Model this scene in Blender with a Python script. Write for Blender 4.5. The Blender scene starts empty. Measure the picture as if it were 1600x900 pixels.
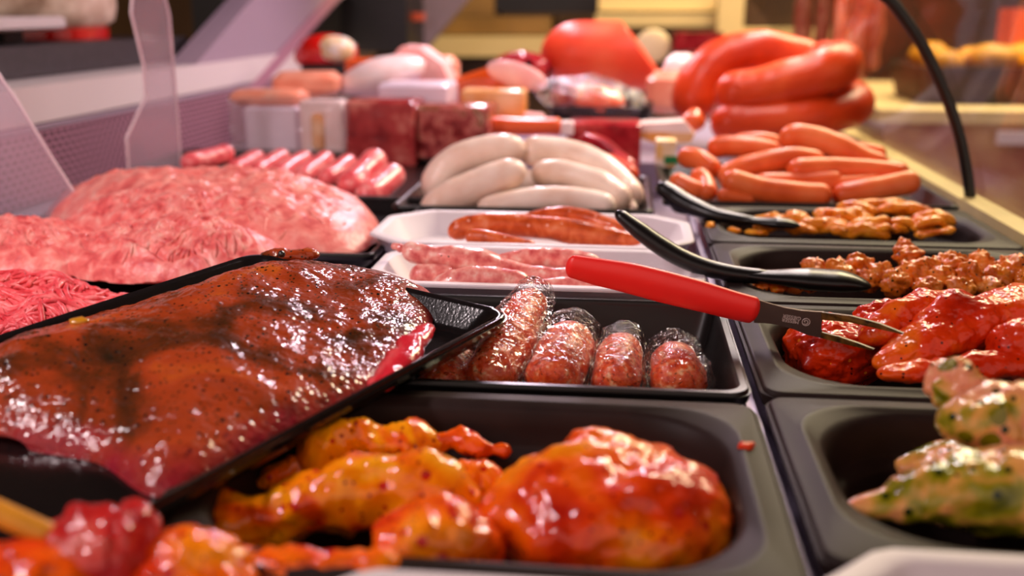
import bpy, math, random
import numpy as np
from mathutils import Vector, Matrix
random.seed(7); rng = np.random.default_rng(7)
SC = bpy.context.scene
COL = SC.collection

# ------------------------------------------------------------------ camera
F = 1555.556; H = 0.20
_d = np.array([(978 - 800) / F, (450 - 13) / F, 1.0]); _d /= np.linalg.norm(_d)
YAW = math.asin(_d[0]); PITCH = math.asin(_d[1] / math.cos(YAW))
CR = np.array([math.cos(YAW), math.sin(YAW), 0])
CF = np.array([-math.sin(YAW) * math.cos(PITCH), math.cos(YAW) * math.cos(PITCH), -math.sin(PITCH)])
CU = np.cross(CR, CF)
cd = bpy.data.cameras.new('camera'); cam = bpy.data.objects.new('camera', cd); COL.objects.link(cam)
cam.location = (0, 0, H)
cam.rotation_euler = (math.pi / 2 - PITCH, 0, YAW)
cd.sensor_width = 36; cd.lens = 35; cd.clip_start = 0.02; cd.clip_end = 50
cd.dof.use_dof = True; cd.dof.focus_distance = 0.66; cd.dof.aperture_fstop = 4.2
SC.camera = cam
SC.view_settings.view_transform = 'Standard'; SC.view_settings.look = 'None'
SC.view_settings.gamma = 1; SC.view_settings.use_curve_mapping = False
SC.view_settings.exposure = 0.0
# ------------------------------------------------------------------ light
w = bpy.data.worlds.new('shop_ambience'); SC.world = w; w.use_nodes = True
w.node_tree.nodes['Background'].inputs[0].default_value = (0.62, 0.46, 0.40, 1)
w.node_tree.nodes['Background'].inputs[1].default_value = 1.35

def area(name, loc, target, size, power, col):
    l = bpy.data.lights.new(name, 'AREA'); l.shape = 'RECTANGLE'; l.size, l.size_y = size
    l.energy = power; l.color = col
    o = bpy.data.objects.new(name, l); COL.objects.link(o); o.location = loc
    o.rotation_euler = (Vector(target) - Vector(loc)).to_track_quat('-Z', 'Y').to_euler()
    return o
# pink meat lamps: two tubes that run along the counter under its canopy
area('canopy_lamp_or_fill', (-0.19, 1.75, 0.68), (-0.16, 1.5, 0), (0.04, 1.3), 13.0, (1, 0.77, 0.90))
area('canopy_lamp_or_fill', (-0.62, 0.40, 0.66), (-0.45, 0.85, 0), (0.04, 0.6), 8.0, (1, 0.82, 0.84))  # not one of the tubes: fill light added to brighten the mince
area('canopy_lamp_or_fill', (0.13, 1.15, 0.68), (0.10, 1.0, 0), (0.03, 1.9), 13, (1, 0.82, 0.82))
# warm shop lamps over the far end and the customers' side
area('shop_lamp', (0.9, 2.6, 1.5), (0.4, 1.8, 0), (0.7, 0.7), 42, (1, 0.80, 0.50))
area('shop_lamp', (0.3, 3.0, 1.9), (0.2, 3.7, 0), (1.6, 0.3), 40, (1, 0.80, 0.46))
area('shop_lamp', (1.8, 3.0, 1.6), (1.8, 3.2, 0), (0.8, 0.8), 45, (1, 0.78, 0.5))

# ------------------------------------------------------------------ pixel helpers (a pixel and a height / a depth give a place)
def ray(px, py): return CF + CR * (px - 800) / F + CU * (450 - py) / F
def PZ(px, py, z=0.0):
    v = ray(px, py); return np.array([0, 0, H]) + v * ((z - H) / v[2])
def PY(px, py, Y):
    v = ray(px, py); return np.array([0, 0, H]) + v * (Y / v[1])
def PX(px, py, X):
    v = ray(px, py); return np.array([0, 0, H]) + v * (X / v[0])
def SZ(P): return float((np.array(P) - [0, 0, H]) @ CF) / F      # metres per pixel at P

# ------------------------------------------------------------------ noise
def _hash(ix, iy, iz, seed):
    h = (ix * 374761393 + iy * 668265263 + iz * 2147483647 + seed * 1274126177) & 0xffffffff
    h = ((h ^ (h >> 13)) * 1274126177) & 0xffffffff
    h = h ^ (h >> 16)
    return (h & 0xffff) / 32767.5 - 1.0
def vnoise(P, seed=0):
    P = np.asarray(P, float); i = np.floor(P).astype(np.int64); f = P - i; f = f * f * f * (f * (f * 6 - 15) + 10)
    r = 0
    for dx in (0, 1):
        for dy in (0, 1):
            for dz in (0, 1):
                wt = (f[:, 0] if dx else 1 - f[:, 0]) * (f[:, 1] if dy else 1 - f[:, 1]) * (f[:, 2] if dz else 1 - f[:, 2])
                r = r + wt * _hash(i[:, 0] + dx, i[:, 1] + dy, i[:, 2] + dz, seed)
    return r
def fbm(P, freq, seed=0, octv=3, gain=0.5):
    r = 0; a = 1.0
    for k in range(octv):
        r = r + a * vnoise(np.asarray(P) * freq + 17.3 * k, seed + k); a *= gain; freq *= 2.03
    return r
def ridged(P, freq, seed=0, octv=2):
    r = 0; a = 1.0
    for k in range(octv):
        r = r + a * (1 - 2 * np.abs(vnoise(np.asarray(P) * freq + 9.1 * k, seed + k))); a *= 0.5; freq *= 2.1
    return r

# ------------------------------------------------------------------ objects
def thing(name, label, cat, loc, group=None):
    o = bpy.data.objects.new(name, None); COL.objects.link(o); o.empty_display_size = 0.02
    o.location = [float(x) for x in loc]; o['label'] = label; o['category'] = cat
    if group: o['group'] = group
    return o
def tag(o, label, cat, group=None):
    o['label'] = label; o['category'] = cat
    if group: o['group'] = group
    return o
def mk(name, V, Fc, mat, parent=None, smooth=True, attr=None, sharp=None, kind=None):
    """one mesh object from world-space vertices"""
    V = np.asarray(V, float)
    if parent is None: loc = np.array([(V[:, 0].min() + V[:, 0].max()) / 2, (V[:, 1].min() + V[:, 1].max()) / 2, V[:, 2].min()])
    else:
        loc = np.array(parent.location, float); p = parent.parent
        while p is not None: loc = loc + np.array(p.location, float); p = p.parent
    me = bpy.data.meshes.new(name)
    if isinstance(Fc, np.ndarray): Fc = Fc.tolist()
    me.from_pydata((V - loc).tolist(), [], Fc); me.update()
    if smooth:
        me.polygons.foreach_set('use_smooth', [True] * len(me.polygons))
        if sharp: me.set_sharp_from_angle(angle=math.radians(sharp))
    if attr is not None:
        a = me.attributes.new('edge', 'FLOAT', 'POINT'); a.data.foreach_set('value', np.asarray(attr, np.float32))
    o = bpy.data.objects.new(name, me); COL.objects.link(o)
    if parent is None: o.location = loc
    else: o.parent = parent
    me.materials.append(mat)
    if kind: o['kind'] = kind
    return o
def structure(o): o['kind'] = 'structure'; return o

class MB:
    def __init__(s): s.V = []; s.F = []; s.n = 0
    def add(s, V, Fc):
        V = np.asarray(V, float); s.V.append(V); s.F += [tuple(int(i) + s.n for i in f) for f in Fc]; s.n += len(V); return s
    def out(s): return np.concatenate(s.V), s.F

def box(c, d, rz=0.0, tilt=None):
    c = np.asarray(c, float); d = np.asarray(d, float) / 2
    V = np.array([[x, y, z] for x in (-1, 1) for y in (-1, 1) for z in (-1, 1)], float) * d
    if tilt is not None: V = V @ np.array(tilt).T
    R = np.array([[math.cos(rz), -math.sin(rz), 0], [math.sin(rz), math.cos(rz), 0], [0, 0, 1]])
    V = V @ R.T + c
    return V, [(0, 1, 3, 2), (4, 6, 7, 5), (0, 4, 5, 1), (2, 3, 7, 6), (0, 2, 6, 4), (1, 5, 7, 3)]

def rrect(wd, dp, r, n=7, m=4):
    """rounded rectangle, n points per corner and m per side"""
    r = max(0.0005, min(r, wd / 2 - 1e-4, dp / 2 - 1e-4)); P = []
    cs = [(wd / 2 - r, dp / 2 - r, 0), (-wd / 2 + r, dp / 2 - r, 90), (-wd / 2 + r, -dp / 2 + r, 180), (wd / 2 - r, -dp / 2 + r, 270)]
    for k, (cx, cy, a0) in enumerate(cs):
        for i in range(n):
            a = math.radians(a0 + 90 * i / (n - 1)); P.append((cx + r * math.cos(a), cy + r * math.sin(a)))
        nx = cs[(k + 1) % 4]; a = math.radians(a0 + 90)
        p1 = np.array(P[-1]); p2 = np.array([nx[0] + r * math.cos(a), nx[1] + r * math.sin(a)])
        for i in range(1, m): P.append(tuple(p1 + (p2 - p1) * i / m))
    return np.array(P)
def loft(rings, cap0=True, cap1=True):
    n = len(rings[0]); V = np.concatenate(rings); Fc = []
    for k in range(len(rings) - 1):
        a, b = k * n, (k + 1) * n
        for i in range(n): Fc.append((a + i, a + (i + 1) % n, b + (i + 1) % n, b + i))
    if cap0: Fc.append(tuple(range(n - 1, -1, -1)))
    if cap1: Fc.append(tuple((len(rings) - 1) * n + i for i in range(n)))
    return V, Fc
def pan(wd, dp, prof, thick=0.0022, n=9):
    """open pan: profile of (inset, corner radius, z); an outer skin closes it below"""
    rings = []
    for ins, r, z in reversed(prof):
        q = rrect(wd - 2 * ins, dp - 2 * ins, r, n); rings.append(np.c_[q, np.full(len(q), z)])
    rings = rings[::-1]
    outer = []
    for ins, r, z in reversed(prof[2:]):
        q = rrect(wd - 2 * ins + 2 * thick, dp - 2 * ins + 2 * thick, r + thick, n); outer.append(np.c_[q, np.full(len(q), z - thick)])
    V, Fc = loft(rings, False, True)
    m = len(V); V2, F2 = loft(outer, True, False)
    Fc = Fc + [tuple(i + m for i in f) for f in F2]
    V = np.concatenate([V, V2]); k = len(rings[0]); b = m + len(V2) - k
    for i in range(k): Fc.append((i, (i + 1) % k, b + (i + 1) % k, b + i))
    return V, [f[::-1] for f in Fc]

def smooth_path(P, n):
    P = np.asarray(P, float)
    if len(P) == 2: P = np.array([P[0], (P[0] + P[1]) / 2, P[1]])
    Q = np.concatenate([[2 * P[0] - P[1]], P, [2 * P[-1] - P[-2]]]); out = []
    L = np.r_[0, np.cumsum(np.linalg.norm(np.diff(P, axis=0), axis=1))]; s = np.linspace(0, L[-1], n)
    for x in s:
        i = min(len(P) - 2, max(0, int(np.searchsorted(L, x, 'right')) - 1)); t = (x - L[i]) / max(1e-9, L[i + 1] - L[i])
        a, b, c, d = Q[i:i + 4]
        out.append(.5 * ((2 * b) + (-a + c) * t + (2 * a - 5 * b + 4 * c - d) * t * t + (-a + 3 * b - 3 * c + d) * t ** 3))
    return np.array(out)
def tube(P, R, n=40, sides=20, flat=1.0, round_end=1.0, noise=(), up=(0, 0, 1), ends=None, seed=0, pinch=0):
    """tapered tube with rounded ends; R a number or radii at the path points; flat scales it along up"""
    c = smooth_path(P, 300); L = np.r_[0, np.cumsum(np.linalg.norm(np.diff(c, axis=0), axis=1))]; T = L[-1]
    R = np.atleast_1d(np.asarray(R, float)); Rm = R.max()
    e = min(round_end * Rm, T * .48)
    k = max(5, n // 5)
    a = e * (1 - np.cos(np.linspace(0, math.pi / 2, k)))
    s = np.r_[a, np.linspace(e, T - e, n)[1:-1], T - a[::-1]]
    rr = np.interp(s, np.linspace(0, T, len(R)), R) if len(R) > 1 else np.full(len(s), R[0])
    dd = np.minimum(s, T - s); rr = rr * np.sqrt(np.clip(1 - (1 - np.minimum(dd / e, 1)) ** 2, 0.0004, 1))
    C = np.stack([np.interp(s, L, c[:, i]) for i in range(3)], 1)
    t = np.gradient(C, axis=0); t /= np.linalg.norm(t, axis=1)[:, None] + 1e-12
    U = np.asarray(up, float); sd = np.cross(t, U); sd /= np.linalg.norm(sd, axis=1)[:, None] + 1e-9; nn = np.cross(sd, t)
    th = np.linspace(0, 2 * math.pi, sides, endpoint=False)
    N = sd[:, None, :] * np.cos(th)[None, :, None] + nn[:, None, :] * (np.sin(th) * flat)[None, :, None]
    V = (C[:, None, :] + N * rr[:, None, None]).reshape(-1, 3)
    Nf = N.reshape(-1, 3); Nf = Nf / np.linalg.norm(Nf, axis=1)[:, None]
    fade = np.repeat(np.clip(dd / (e + 1e-9), .25, 1), sides)
    for amp, fr in noise: V = V + Nf * (fbm(V, fr, seed, 3) * amp * fade)[:, None]
    m = len(s); Fc = []
    for k in range(m - 1):
        for i in range(sides):
            j = (i + 1) % sides; Fc.append((k * sides + i, k * sides + j, (k + 1) * sides + j, (k + 1) * sides + i))
    Fc.append(tuple(range(sides - 1, -1, -1))); Fc.append(tuple((m - 1) * sides + i for i in range(sides)))
    return V, Fc
def lump(c, rad, rz=0.0, noise=((.15, 1.2),), seed=0, res=28, tilt=0.0, roll=0.0, sq=1.0):
    """a piece of meat: a closed ball pulled to size and pushed in and out; noise = (share of size, cycles over it)"""
    nv, nu = res, res * 2
    V = [(0, 0, 1.)]
    for i in range(1, nv):
        a = math.pi * i / nv
        for j in range(nu):
            b = 2 * math.pi * j / nu; V.append((math.sin(a) * math.cos(b), math.sin(a) * math.sin(b), math.cos(a)))
    V.append((0, 0, -1.)); V = np.array(V)
    D = V.copy(); V = np.sign(V) * np.abs(V) ** sq
    f = 1.0
    for amp, fr in noise: f = f + amp * fbm(D + seed * 3.7, fr, seed, 3)
    V = V * np.atleast_1d(f)[:, None] * np.asarray(rad)
    M = (Matrix.Rotation(rz, 3, 'Z') @ Matrix.Rotation(tilt, 3, 'Y') @ Matrix.Rotation(roll, 3, 'X'))
    V = V @ np.array(M).T + np.asarray(c)
    Fc = [(0, 1 + j, 1 + (j + 1) % nu) for j in range(nu)]
    for i in range(nv - 2):
        a = 1 + i * nu; b = a + nu
        for j in range(nu): Fc.append((a + j, b + j, b + (j + 1) % nu, a + (j + 1) % nu))
    a = 1 + (nv - 2) * nu; l = len(V) - 1
    for j in range(nu): Fc.append((a + j, l, a + (j + 1) % nu))
    return V, Fc

class Mound:
    """a heap or slab over a star-shaped outline"""
    def __init__(s, outline, z0, h, p=2.0, q=0.5, disp=(), seed=0, plane=(0, 0), c=None, extra=None, fk=5):
        O = np.asarray(outline, float); s.c = O.mean(0) if c is None else np.asarray(c, float)
        closed = smooth_path(np.r_[O, O[:1]], 400) if len(O) > 3 else O
        # smooth closed loop: blend the seam by repeating the outline
        m = len(O); big = smooth_path(np.r_[O, O, O], 1200)[400:800]
        d = big - s.c; a = np.arctan2(d[:, 1], d[:, 0]); r = np.hypot(d[:, 0], d[:, 1]); o = np.argsort(a)
        s.A = np.r_[a[o] - 2 * math.pi, a[o], a[o] + 2 * math.pi]; s.R = np.r_[r[o], r[o], r[o]]
        s.fk = fk; s.z0, s.h, s.p, s.q, s.disp, s.seed, s.plane, s.extra = z0, h, p, q, disp, seed, plane, extra
    def base(s, x, y): return s.z0 + s.plane[0] * (x - s.c[0]) + s.plane[1] * (y - s.c[1])
    def surf(s, x, y):
        dx, dy = x - s.c[0], y - s.c[1]; R = np.interp(np.arctan2(dy, dx), s.A, s.R); t = np.clip(np.hypot(dx, dy) / R, 0, 1)
        prof = (1 - t ** s.p) ** s.q
        z = s.base(x, y) + s.h * prof
        P = np.c_[x, y, np.zeros_like(x)]
        fade = np.clip((1 - t) * s.fk, 0, 1) * .85 + .15 * (t < .999)
        for amp, fr, kind in s.disp:
            if kind == 'c':      # narrow creases between soft lumps
                Pc = P * [.7, 1.2, 1] + .012 * np.c_[vnoise(P * 40, s.seed + 9), vnoise(P * 40, s.seed + 19), np.zeros_like(x)]
                z = z - amp * fade * (np.exp(-(vnoise(Pc * fr, s.seed + 2) / .10) ** 2) + .5 * np.exp(-(vnoise(Pc * fr * 2.3, s.seed + 4) / .12) ** 2))
            else: z = z + amp * fade * (ridged(P, fr, s.seed) if kind == 'r' else fbm(P, fr, s.seed, 3))
        if s.extra is not None: z = z + s.extra(x, y) * fade
        return z, t
    def mesh(s, nr=60, na=160, under=0.15):
        ts = np.r_[0, 1 - (1 - np.linspace(0, 1, nr)[1:]) ** 1.8]; an = np.linspace(-math.pi, math.pi, na, endpoint=False)
        R = np.interp(an, s.A, s.R); R = R * (1 + .012 * vnoise(np.c_[np.cos(an) * 6, np.sin(an) * 6, np.full(na, s.seed)], s.seed))
        X = s.c[0] + ts[1:, None] * (R * np.cos(an))[None]; Y = s.c[1] + ts[1:, None] * (R * np.sin(an))[None]
        x = np.r_[s.c[0], X.ravel()]; y = np.r_[s.c[1], Y.ravel()]
        z, t = s.surf(x, y)
        b = len(x); xb = s.c[0] + (1 - under) * R * np.cos(an); yb = s.c[1] + (1 - under) * R * np.sin(an)
        V = np.r_[np.c_[x, y, z], np.c_[xb, yb, s.base(xb, yb) - .0005]]
        t = np.r_[t, np.full(na, 1.0)]
        Fc = [(0, 1 + i, 1 + (i + 1) % na) for i in range(na)]
        for k in range(nr - 2):
            a = 1 + k * na
            for i in range(na): Fc.append((a + i, a + na + i, a + na + (i + 1) % na, a + (i + 1) % na))
        a = 1 + (nr - 2) * na
        for i in range(na): Fc.append((a + i, b + i, b + (i + 1) % na, a + (i + 1) % na))
        Fc.append(tuple(b + i for i in range(na - 1, -1, -1)))
        return V, Fc, t
    def strands(s, count, r=(.0011, .0018), length=(.02, .06), ang=0.0, swirl=0.6, lift=0.3, seed=0, sides=5, frq=18, tmax=.97):
        rg = np.random.default_rng(seed + 11); n = 9
        a = rg.uniform(-math.pi, math.pi, count); t = np.sqrt(rg.uniform(0, tmax ** 2, count)); R = np.interp(a, s.A, s.R)
        x = s.c[0] + t * R * np.cos(a); y = s.c[1] + t * R * np.sin(a)
        L = rg.uniform(*length, count); rr = rg.uniform(*r, count)
        base = ang + rg.normal(0, .22 + .35 * (swirl > .75), count); li = rg.uniform(-.5, lift * 2, count)
        pts = []
        for k in range(n):
            z, tt = s.surf(x, y); pts.append(np.c_[x, y, z + rr * li])
            g = base + swirl * 2 * vnoise(np.c_[x, y, np.zeros_like(x)] * frq, seed + 5)
            x = x + np.cos(g) * L / n; y = y + np.sin(g) * L / n
        P = np.stack(pts, 1)                        # count, n, 3
        tg = np.gradient(P, axis=1); tg /= np.linalg.norm(tg, axis=2)[:, :, None] + 1e-9
        sd = np.cross(tg, [0, 0, 1.0]); sd /= np.linalg.norm(sd, axis=2)[:, :, None] + 1e-9; nn = np.cross(sd, tg)
        prof = np.array([.35, .85, 1, 1, 1, 1, 1, .85, .35]); th = np.linspace(0, 2 * math.pi, sides, endpoint=False)
        V = P[:, :, None, :] + (sd[:, :, None, :] * np.cos(th)[None, None, :, None] + nn[:, :, None, :] * np.sin(th)[None, None, :, None]) * (rr[:, None] * prof)[:, :, None, None]
        k0 = np.arange(count)[:, None, None] * n * sides; kk = np.arange(n - 1)[None, :, None] * sides; i = np.arange(sides)[None, None, :]; j = (i + 1) % sides
        Fc = np.stack([k0 + kk + i, k0 + kk + j, k0 + kk + sides + j, k0 + kk + sides + i], -1).reshape(-1, 4)
        return V.reshape(-1, 3), Fc

# ------------------------------------------------------------------ materials
def S(r, g, b):
    f = lambda c: (c / 255 / 12.92) if c / 255 <= .04045 else ((c / 255 + .055) / 1.055) ** 2.4
    return (f(r), f(g), f(b), 1)
def newmat(name):
    m = bpy.data.materials.new(name); m.use_nodes = True; nt = m.node_tree
    return m, nt, nt.nodes['Principled BSDF'], nt.nodes['Material Output']
def setp(b, **k):
    for n, v in k.items():
        n = n.replace('_', ' ')
        if n in b.inputs: b.inputs[n].default_value = v
def bumps(nt, b, pos, bl, coat=False):
    prev = None
    for sc, dist, det in bl:
        t = nt.nodes.new('ShaderNodeTexNoise'); t.inputs['Scale'].default_value = sc; t.inputs['Detail'].default_value = det
        nt.links.new(pos, t.inputs['Vector'])
        bp = nt.nodes.new('ShaderNodeBump'); bp.inputs['Distance'].default_value = dist; bp.inputs['Strength'].default_value = 1
        nt.links.new(t.outputs['Fac'], bp.inputs['Height'])
        if prev: nt.links.new(prev.outputs[0], bp.inputs['Normal'])
        prev = bp
    if prev:
        nt.links.new(prev.outputs[0], b.inputs['Normal'])
        if coat: nt.links.new(prev.outputs[0], b.inputs['Coat Normal'])
def meat(name, ramp, scale=40, detail=3, rough=.35, coat=.0, bump=(), sss=.08, specks=(), stretch=None, edge=None, spec=.5, dist=0.0, ssr=(1, .5, .36)):
    m, nt, b, out = newmat(name); N = nt.nodes; Lk = nt.links
    geo = N.new('ShaderNodeNewGeometry'); pos = geo.outputs['Position']
    src = pos
    if stretch:
        mp = N.new('ShaderNodeMapping'); mp.inputs['Rotation'].default_value = (0, 0, stretch[0]); mp.inputs['Scale'].default_value = stretch[1]
        Lk.new(pos, mp.inputs['Vector']); src = mp.outputs[0]
    t = N.new('ShaderNodeTexNoise'); t.inputs['Scale'].default_value = scale; t.inputs['Detail'].default_value = detail; t.inputs['Distortion'].default_value = dist
    Lk.new(src, t.inputs['Vector'])
    cr = N.new('ShaderNodeValToRGB'); e = cr.color_ramp.elements
    while len(e) < len(ramp): e.new(.5)
    for x, (p, c) in zip(e, ramp): x.position = p; x.color = c
    Lk.new(t.outputs['Fac'], cr.inputs[0]); colr = cr.outputs[0]
    for (c, sc, thr, keep) in specks:
        v = N.new('ShaderNodeTexVoronoi'); v.inputs['Scale'].default_value = sc; Lk.new(pos, v.inputs['Vector'])
        lt = N.new('ShaderNodeMath'); lt.operation = 'LESS_THAN'; lt.inputs[1].default_value = thr; Lk.new(v.outputs['Distance'], lt.inputs[0])
        sp = N.new('ShaderNodeSeparateColor'); Lk.new(v.outputs['Color'], sp.inputs[0])
        l2 = N.new('ShaderNodeMath'); l2.operation = 'LESS_THAN'; l2.inputs[1].default_value = keep; Lk.new(sp.outputs[0], l2.inputs[0])
        mu = N.new('ShaderNodeMath'); mu.operation = 'MULTIPLY'; Lk.new(lt.outputs[0], mu.inputs[0]); Lk.new(l2.outputs[0], mu.inputs[1])
        mx = N.new('ShaderNodeMix'); mx.data_type = 'RGBA'; Lk.new(mu.outputs[0], mx.inputs[0]); Lk.new(colr, mx.inputs[6]); mx.inputs[7].default_value = c
        colr = mx.outputs[2]
    if edge:
        at = N.new('ShaderNodeAttribute'); at.attribute_name = 'edge'
        n2 = N.new('ShaderNodeTexNoise'); n2.inputs['Scale'].default_value = 45; Lk.new(pos, n2.inputs['Vector'])
        ad = N.new('ShaderNodeMath'); ad.operation = 'MULTIPLY_ADD'; ad.inputs[1].default_value = .22; Lk.new(n2.outputs['Fac'], ad.inputs[0]); Lk.new(at.outputs['Fac'], ad.inputs[2])
        mr = N.new('ShaderNodeMapRange'); mr.inputs[1].default_value = edge[1]; mr.inputs[2].default_value = edge[2]; Lk.new(ad.outputs[0], mr.inputs[0])
        mx = N.new('ShaderNodeMix'); mx.data_type = 'RGBA'; Lk.new(mr.outputs[0], mx.inputs[0]); Lk.new(colr, mx.inputs[6]); mx.inputs[7].default_value = edge[0]
        colr = mx.outputs[2]
    Lk.new(colr, b.inputs['Base Color'])
    setp(b, Roughness=rough, Coat_Weight=coat, Coat_Roughness=.07, Subsurface_Weight=sss, Subsurface_Scale=.004, Specular_IOR_Level=spec * (.12 if coat > .3 else .6))
    b.inputs['Subsurface Radius'].default_value = ssr
    bumps(nt, b, pos, bump, coat > 0)
    return m
def plain(name, c, rough=.5, metal=0.0, bump=(), coat=0.0, var=0.0, vscale=60, spec=.5, c2=None):
    m, nt, b, out = newmat(name)
    geo = nt.nodes.new('ShaderNodeNewGeometry'); pos = geo.outputs['Position']
    if c2 or var:
        c2 = c2 or tuple(x * (1 - var) for x in c[:3]) + (1,)
        t = nt.nodes.new('ShaderNodeTexNoise'); t.inputs['Scale'].default_value = vscale; t.inputs['Detail'].default_value = 4; nt.links.new(pos, t.inputs['Vector'])
        r = nt.nodes.new('ShaderNodeValToRGB'); r.color_ramp.elements[0].position = .38; r.color_ramp.elements[1].position = .62
        r.color_ramp.elements[0].color = c; r.color_ramp.elements[1].color = c2
        nt.links.new(t.outputs['Fac'], r.inputs[0]); nt.links.new(r.outputs[0], b.inputs['Base Color'])
    else: b.inputs['Base Color'].default_value = c
    setp(b, Roughness=rough, Metallic=metal, Coat_Weight=coat, Coat_Roughness=.08, Specular_IOR_Level=spec)
    bumps(nt, b, pos, bump)
    return m
def clear(name, tint=(1, 1, 1, 1), gloss=1.0, rough=.03, haze=0.0, hazecol=(.8, .8, .8, 1), bump=(), ior=1.5):
    m, nt, b, out = newmat(name); N = nt.nodes; Lk = nt.links
    tr = N.new('ShaderNodeBsdfTransparent'); tr.inputs[0].default_value = tint
    gl = N.new('ShaderNodeBsdfGlossy'); gl.inputs['Roughness'].default_value = rough
    df = N.new('ShaderNodeBsdfDiffuse'); df.inputs[0].default_value = hazecol
    fr = N.new('ShaderNodeLayerWeight'); fr.inputs['Blend'].default_value = .5
    pw = N.new('ShaderNodeMath'); pw.operation = 'POWER'; pw.inputs[1].default_value = 5; Lk.new(fr.outputs['Facing'], pw.inputs[0])
    mu = N.new('ShaderNodeMath'); mu.operation = 'MULTIPLY_ADD'; mu.use_clamp = True; mu.inputs[1].default_value = gloss * .96; mu.inputs[2].default_value = gloss * .04; Lk.new(pw.outputs[0], mu.inputs[0])
    m1 = N.new('ShaderNodeMixShader'); m1.inputs[0].default_value = haze; Lk.new(tr.outputs[0], m1.inputs[1]); Lk.new(df.outputs[0], m1.inputs[2])
    m2 = N.new('ShaderNodeMixShader'); Lk.new(mu.outputs[0], m2.inputs[0]); Lk.new(m1.outputs[0], m2.inputs[1]); Lk.new(gl.outputs[0], m2.inputs[2])
    Lk.new(m2.outputs[0], out.inputs['Surface'])
    if bump:
        geo = N.new('ShaderNodeNewGeometry'); prev = None
        for sc, dist, det in bump:
            t = N.new('ShaderNodeTexNoise'); t.inputs['Scale'].default_value = sc; t.inputs['Detail'].default_value = det; t.inputs['Distortion'].default_value = 1.5
            Lk.new(geo.outputs['Position'], t.inputs['Vector'])
            bp = N.new('ShaderNodeBump'); bp.inputs['Distance'].default_value = dist; Lk.new(t.outputs['Fac'], bp.inputs['Height'])
            if prev: Lk.new(prev.outputs[0], bp.inputs['Normal'])
            prev = bp
        Lk.new(prev.outputs[0], gl.inputs['Normal']); Lk.new(prev.outputs[0], fr.inputs['Normal'])
    N.remove(b)
    return m

M = {}
M['black_tray'] = plain('black_tray', S(42, 30, 28), .5, bump=((900, .00006, 2),), var=.25, vscale=30, spec=.14)
M['black_gloss'] = plain('black_gloss', S(18, 15, 15), .3, bump=((60, .0002, 2),), spec=.35)
M['tray_wet'] = plain('tray_wet', S(20, 17, 17), .13, bump=((520, .00010, 2),), coat=.2)
M['white_foam'] = plain('white_foam', S(214, 204, 210), .5, bump=((700, .00008, 2),))
M['deck_steel'] = plain('deck_steel', S(176, 164, 190), .35, .35)
M['cream_steel'] = plain('cream_steel', S(206, 184, 120), .4, .1, var=.2, vscale=12)
M['white_enamel'] = plain('white_enamel', S(226, 212, 208), .4)
M['grey_enamel'] = plain('grey_enamel', S(168, 146, 160), .42)
M['dark_grey'] = plain('dark_grey', S(62, 54, 56), .5, var=.3, vscale=120)
M['black'] = plain('black', S(16, 13, 13), .4)
M['grille'] = plain('grille', S(186, 132, 150), .4, .1)
M['red_plastic'] = plain('red_plastic', S(246, 40, 36), .4, bump=((1500, .00004, 2),))
M['fork_steel'] = plain('fork_steel', S(112, 96, 92), .34, .85, bump=((500, .00003, 2),))
M['tine_steel'] = plain('tine_steel', S(110, 74, 26), .4, .1, spec=.3, c2=S(40, 24, 8), vscale=160)
M['print_grey'] = plain('print_grey', S(196, 178, 172), .5)
M['bamboo'] = plain('bamboo', S(224, 150, 24), .4, var=.2, vscale=80)
M['plexi'] = clear('plexi', (.93, .91, .93, 1), 1.0, .08, .30, S(220, 198, 214))
M['plexi_edge'] = plain('plexi_edge', S(226, 205, 212), .25)
M['glass'] = clear('glass', (.96, .97, .95, 1), .42, .02)
M['film'] = clear('film', (1, 1, 1, 1), 1.4, .06, .0, S(255, 220, 220), bump=((70, .008, 1), (260, .003, 1)))
M['film_soft'] = clear('film_soft', (1, 1, 1, 1), 1.3, .12, .10, S(255, 225, 225), bump=((60, .006, 2),))

M['steak'] = meat('steak', [(.32, S(40, 24, 6)), (.43, S(96, 40, 9)), (.51, S(146, 54, 18)), (.60, S(164, 62, 24)), (.74, S(190, 92, 24))], 16, 5, .5, .8,
    ((60, .0008, 1), (230, .0013, 1)), .03, ((S(20, 12, 6), 190, .2, .5), (S(50, 34, 8), 380, .3, .4)), edge=(S(150, 24, 46), .99, 1.14), dist=.8)
M['raw_edge'] = meat('raw_edge', [(.35, S(186, 24, 40)), (.55, S(214, 44, 58)), (.7, S(232, 110, 110))], 60, 3, .25, .8, ((160, .001, 3),), .12, stretch=(.7, (1, .25, 1)))
M['mince_red'] = meat('mince_red', [(.3, S(206, 50, 60)), (.5, S(236, 84, 92)), (.7, S(248, 136, 136))], 90, 3, .36, .2, ((500, .0004, 2),), .1)
M['mince_pink'] = meat('mince_pink', [(.28, S(200, 66, 72)), (.45, S(234, 112, 108)), (.58, S(244, 142, 134)), (.72, S(252, 184, 170))], 80, 4, .38, .2, ((320, .0007, 3),), .1, dist=.5)
M['mince_light'] = meat('mince_light', [(.28, S(210, 84, 86)), (.45, S(238, 128, 120)), (.6, S(246, 154, 142)), (.75, S(252, 184, 170))], 60, 4, .38, .2, ((260, .0008, 3),), .1, dist=.5)
M['raw_sausage'] = meat('raw_sausage', [(.3, S(206, 84, 86)), (.48, S(232, 134, 126)), (.6, S(242, 168, 156)), (.72, S(250, 212, 198))], 130, 3, .3, .3, ((180, .0006, 2),), .15, ((S(60, 50, 30), 150, .1, .25),))
M['raw_sausage_far'] = meat('raw_sausage_far', [(.3, S(214, 74, 84)), (.55, S(238, 112, 116)), (.75, S(250, 176, 170))], 90, 3, .28, .3, ((120, .0006, 2),), .15)
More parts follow.
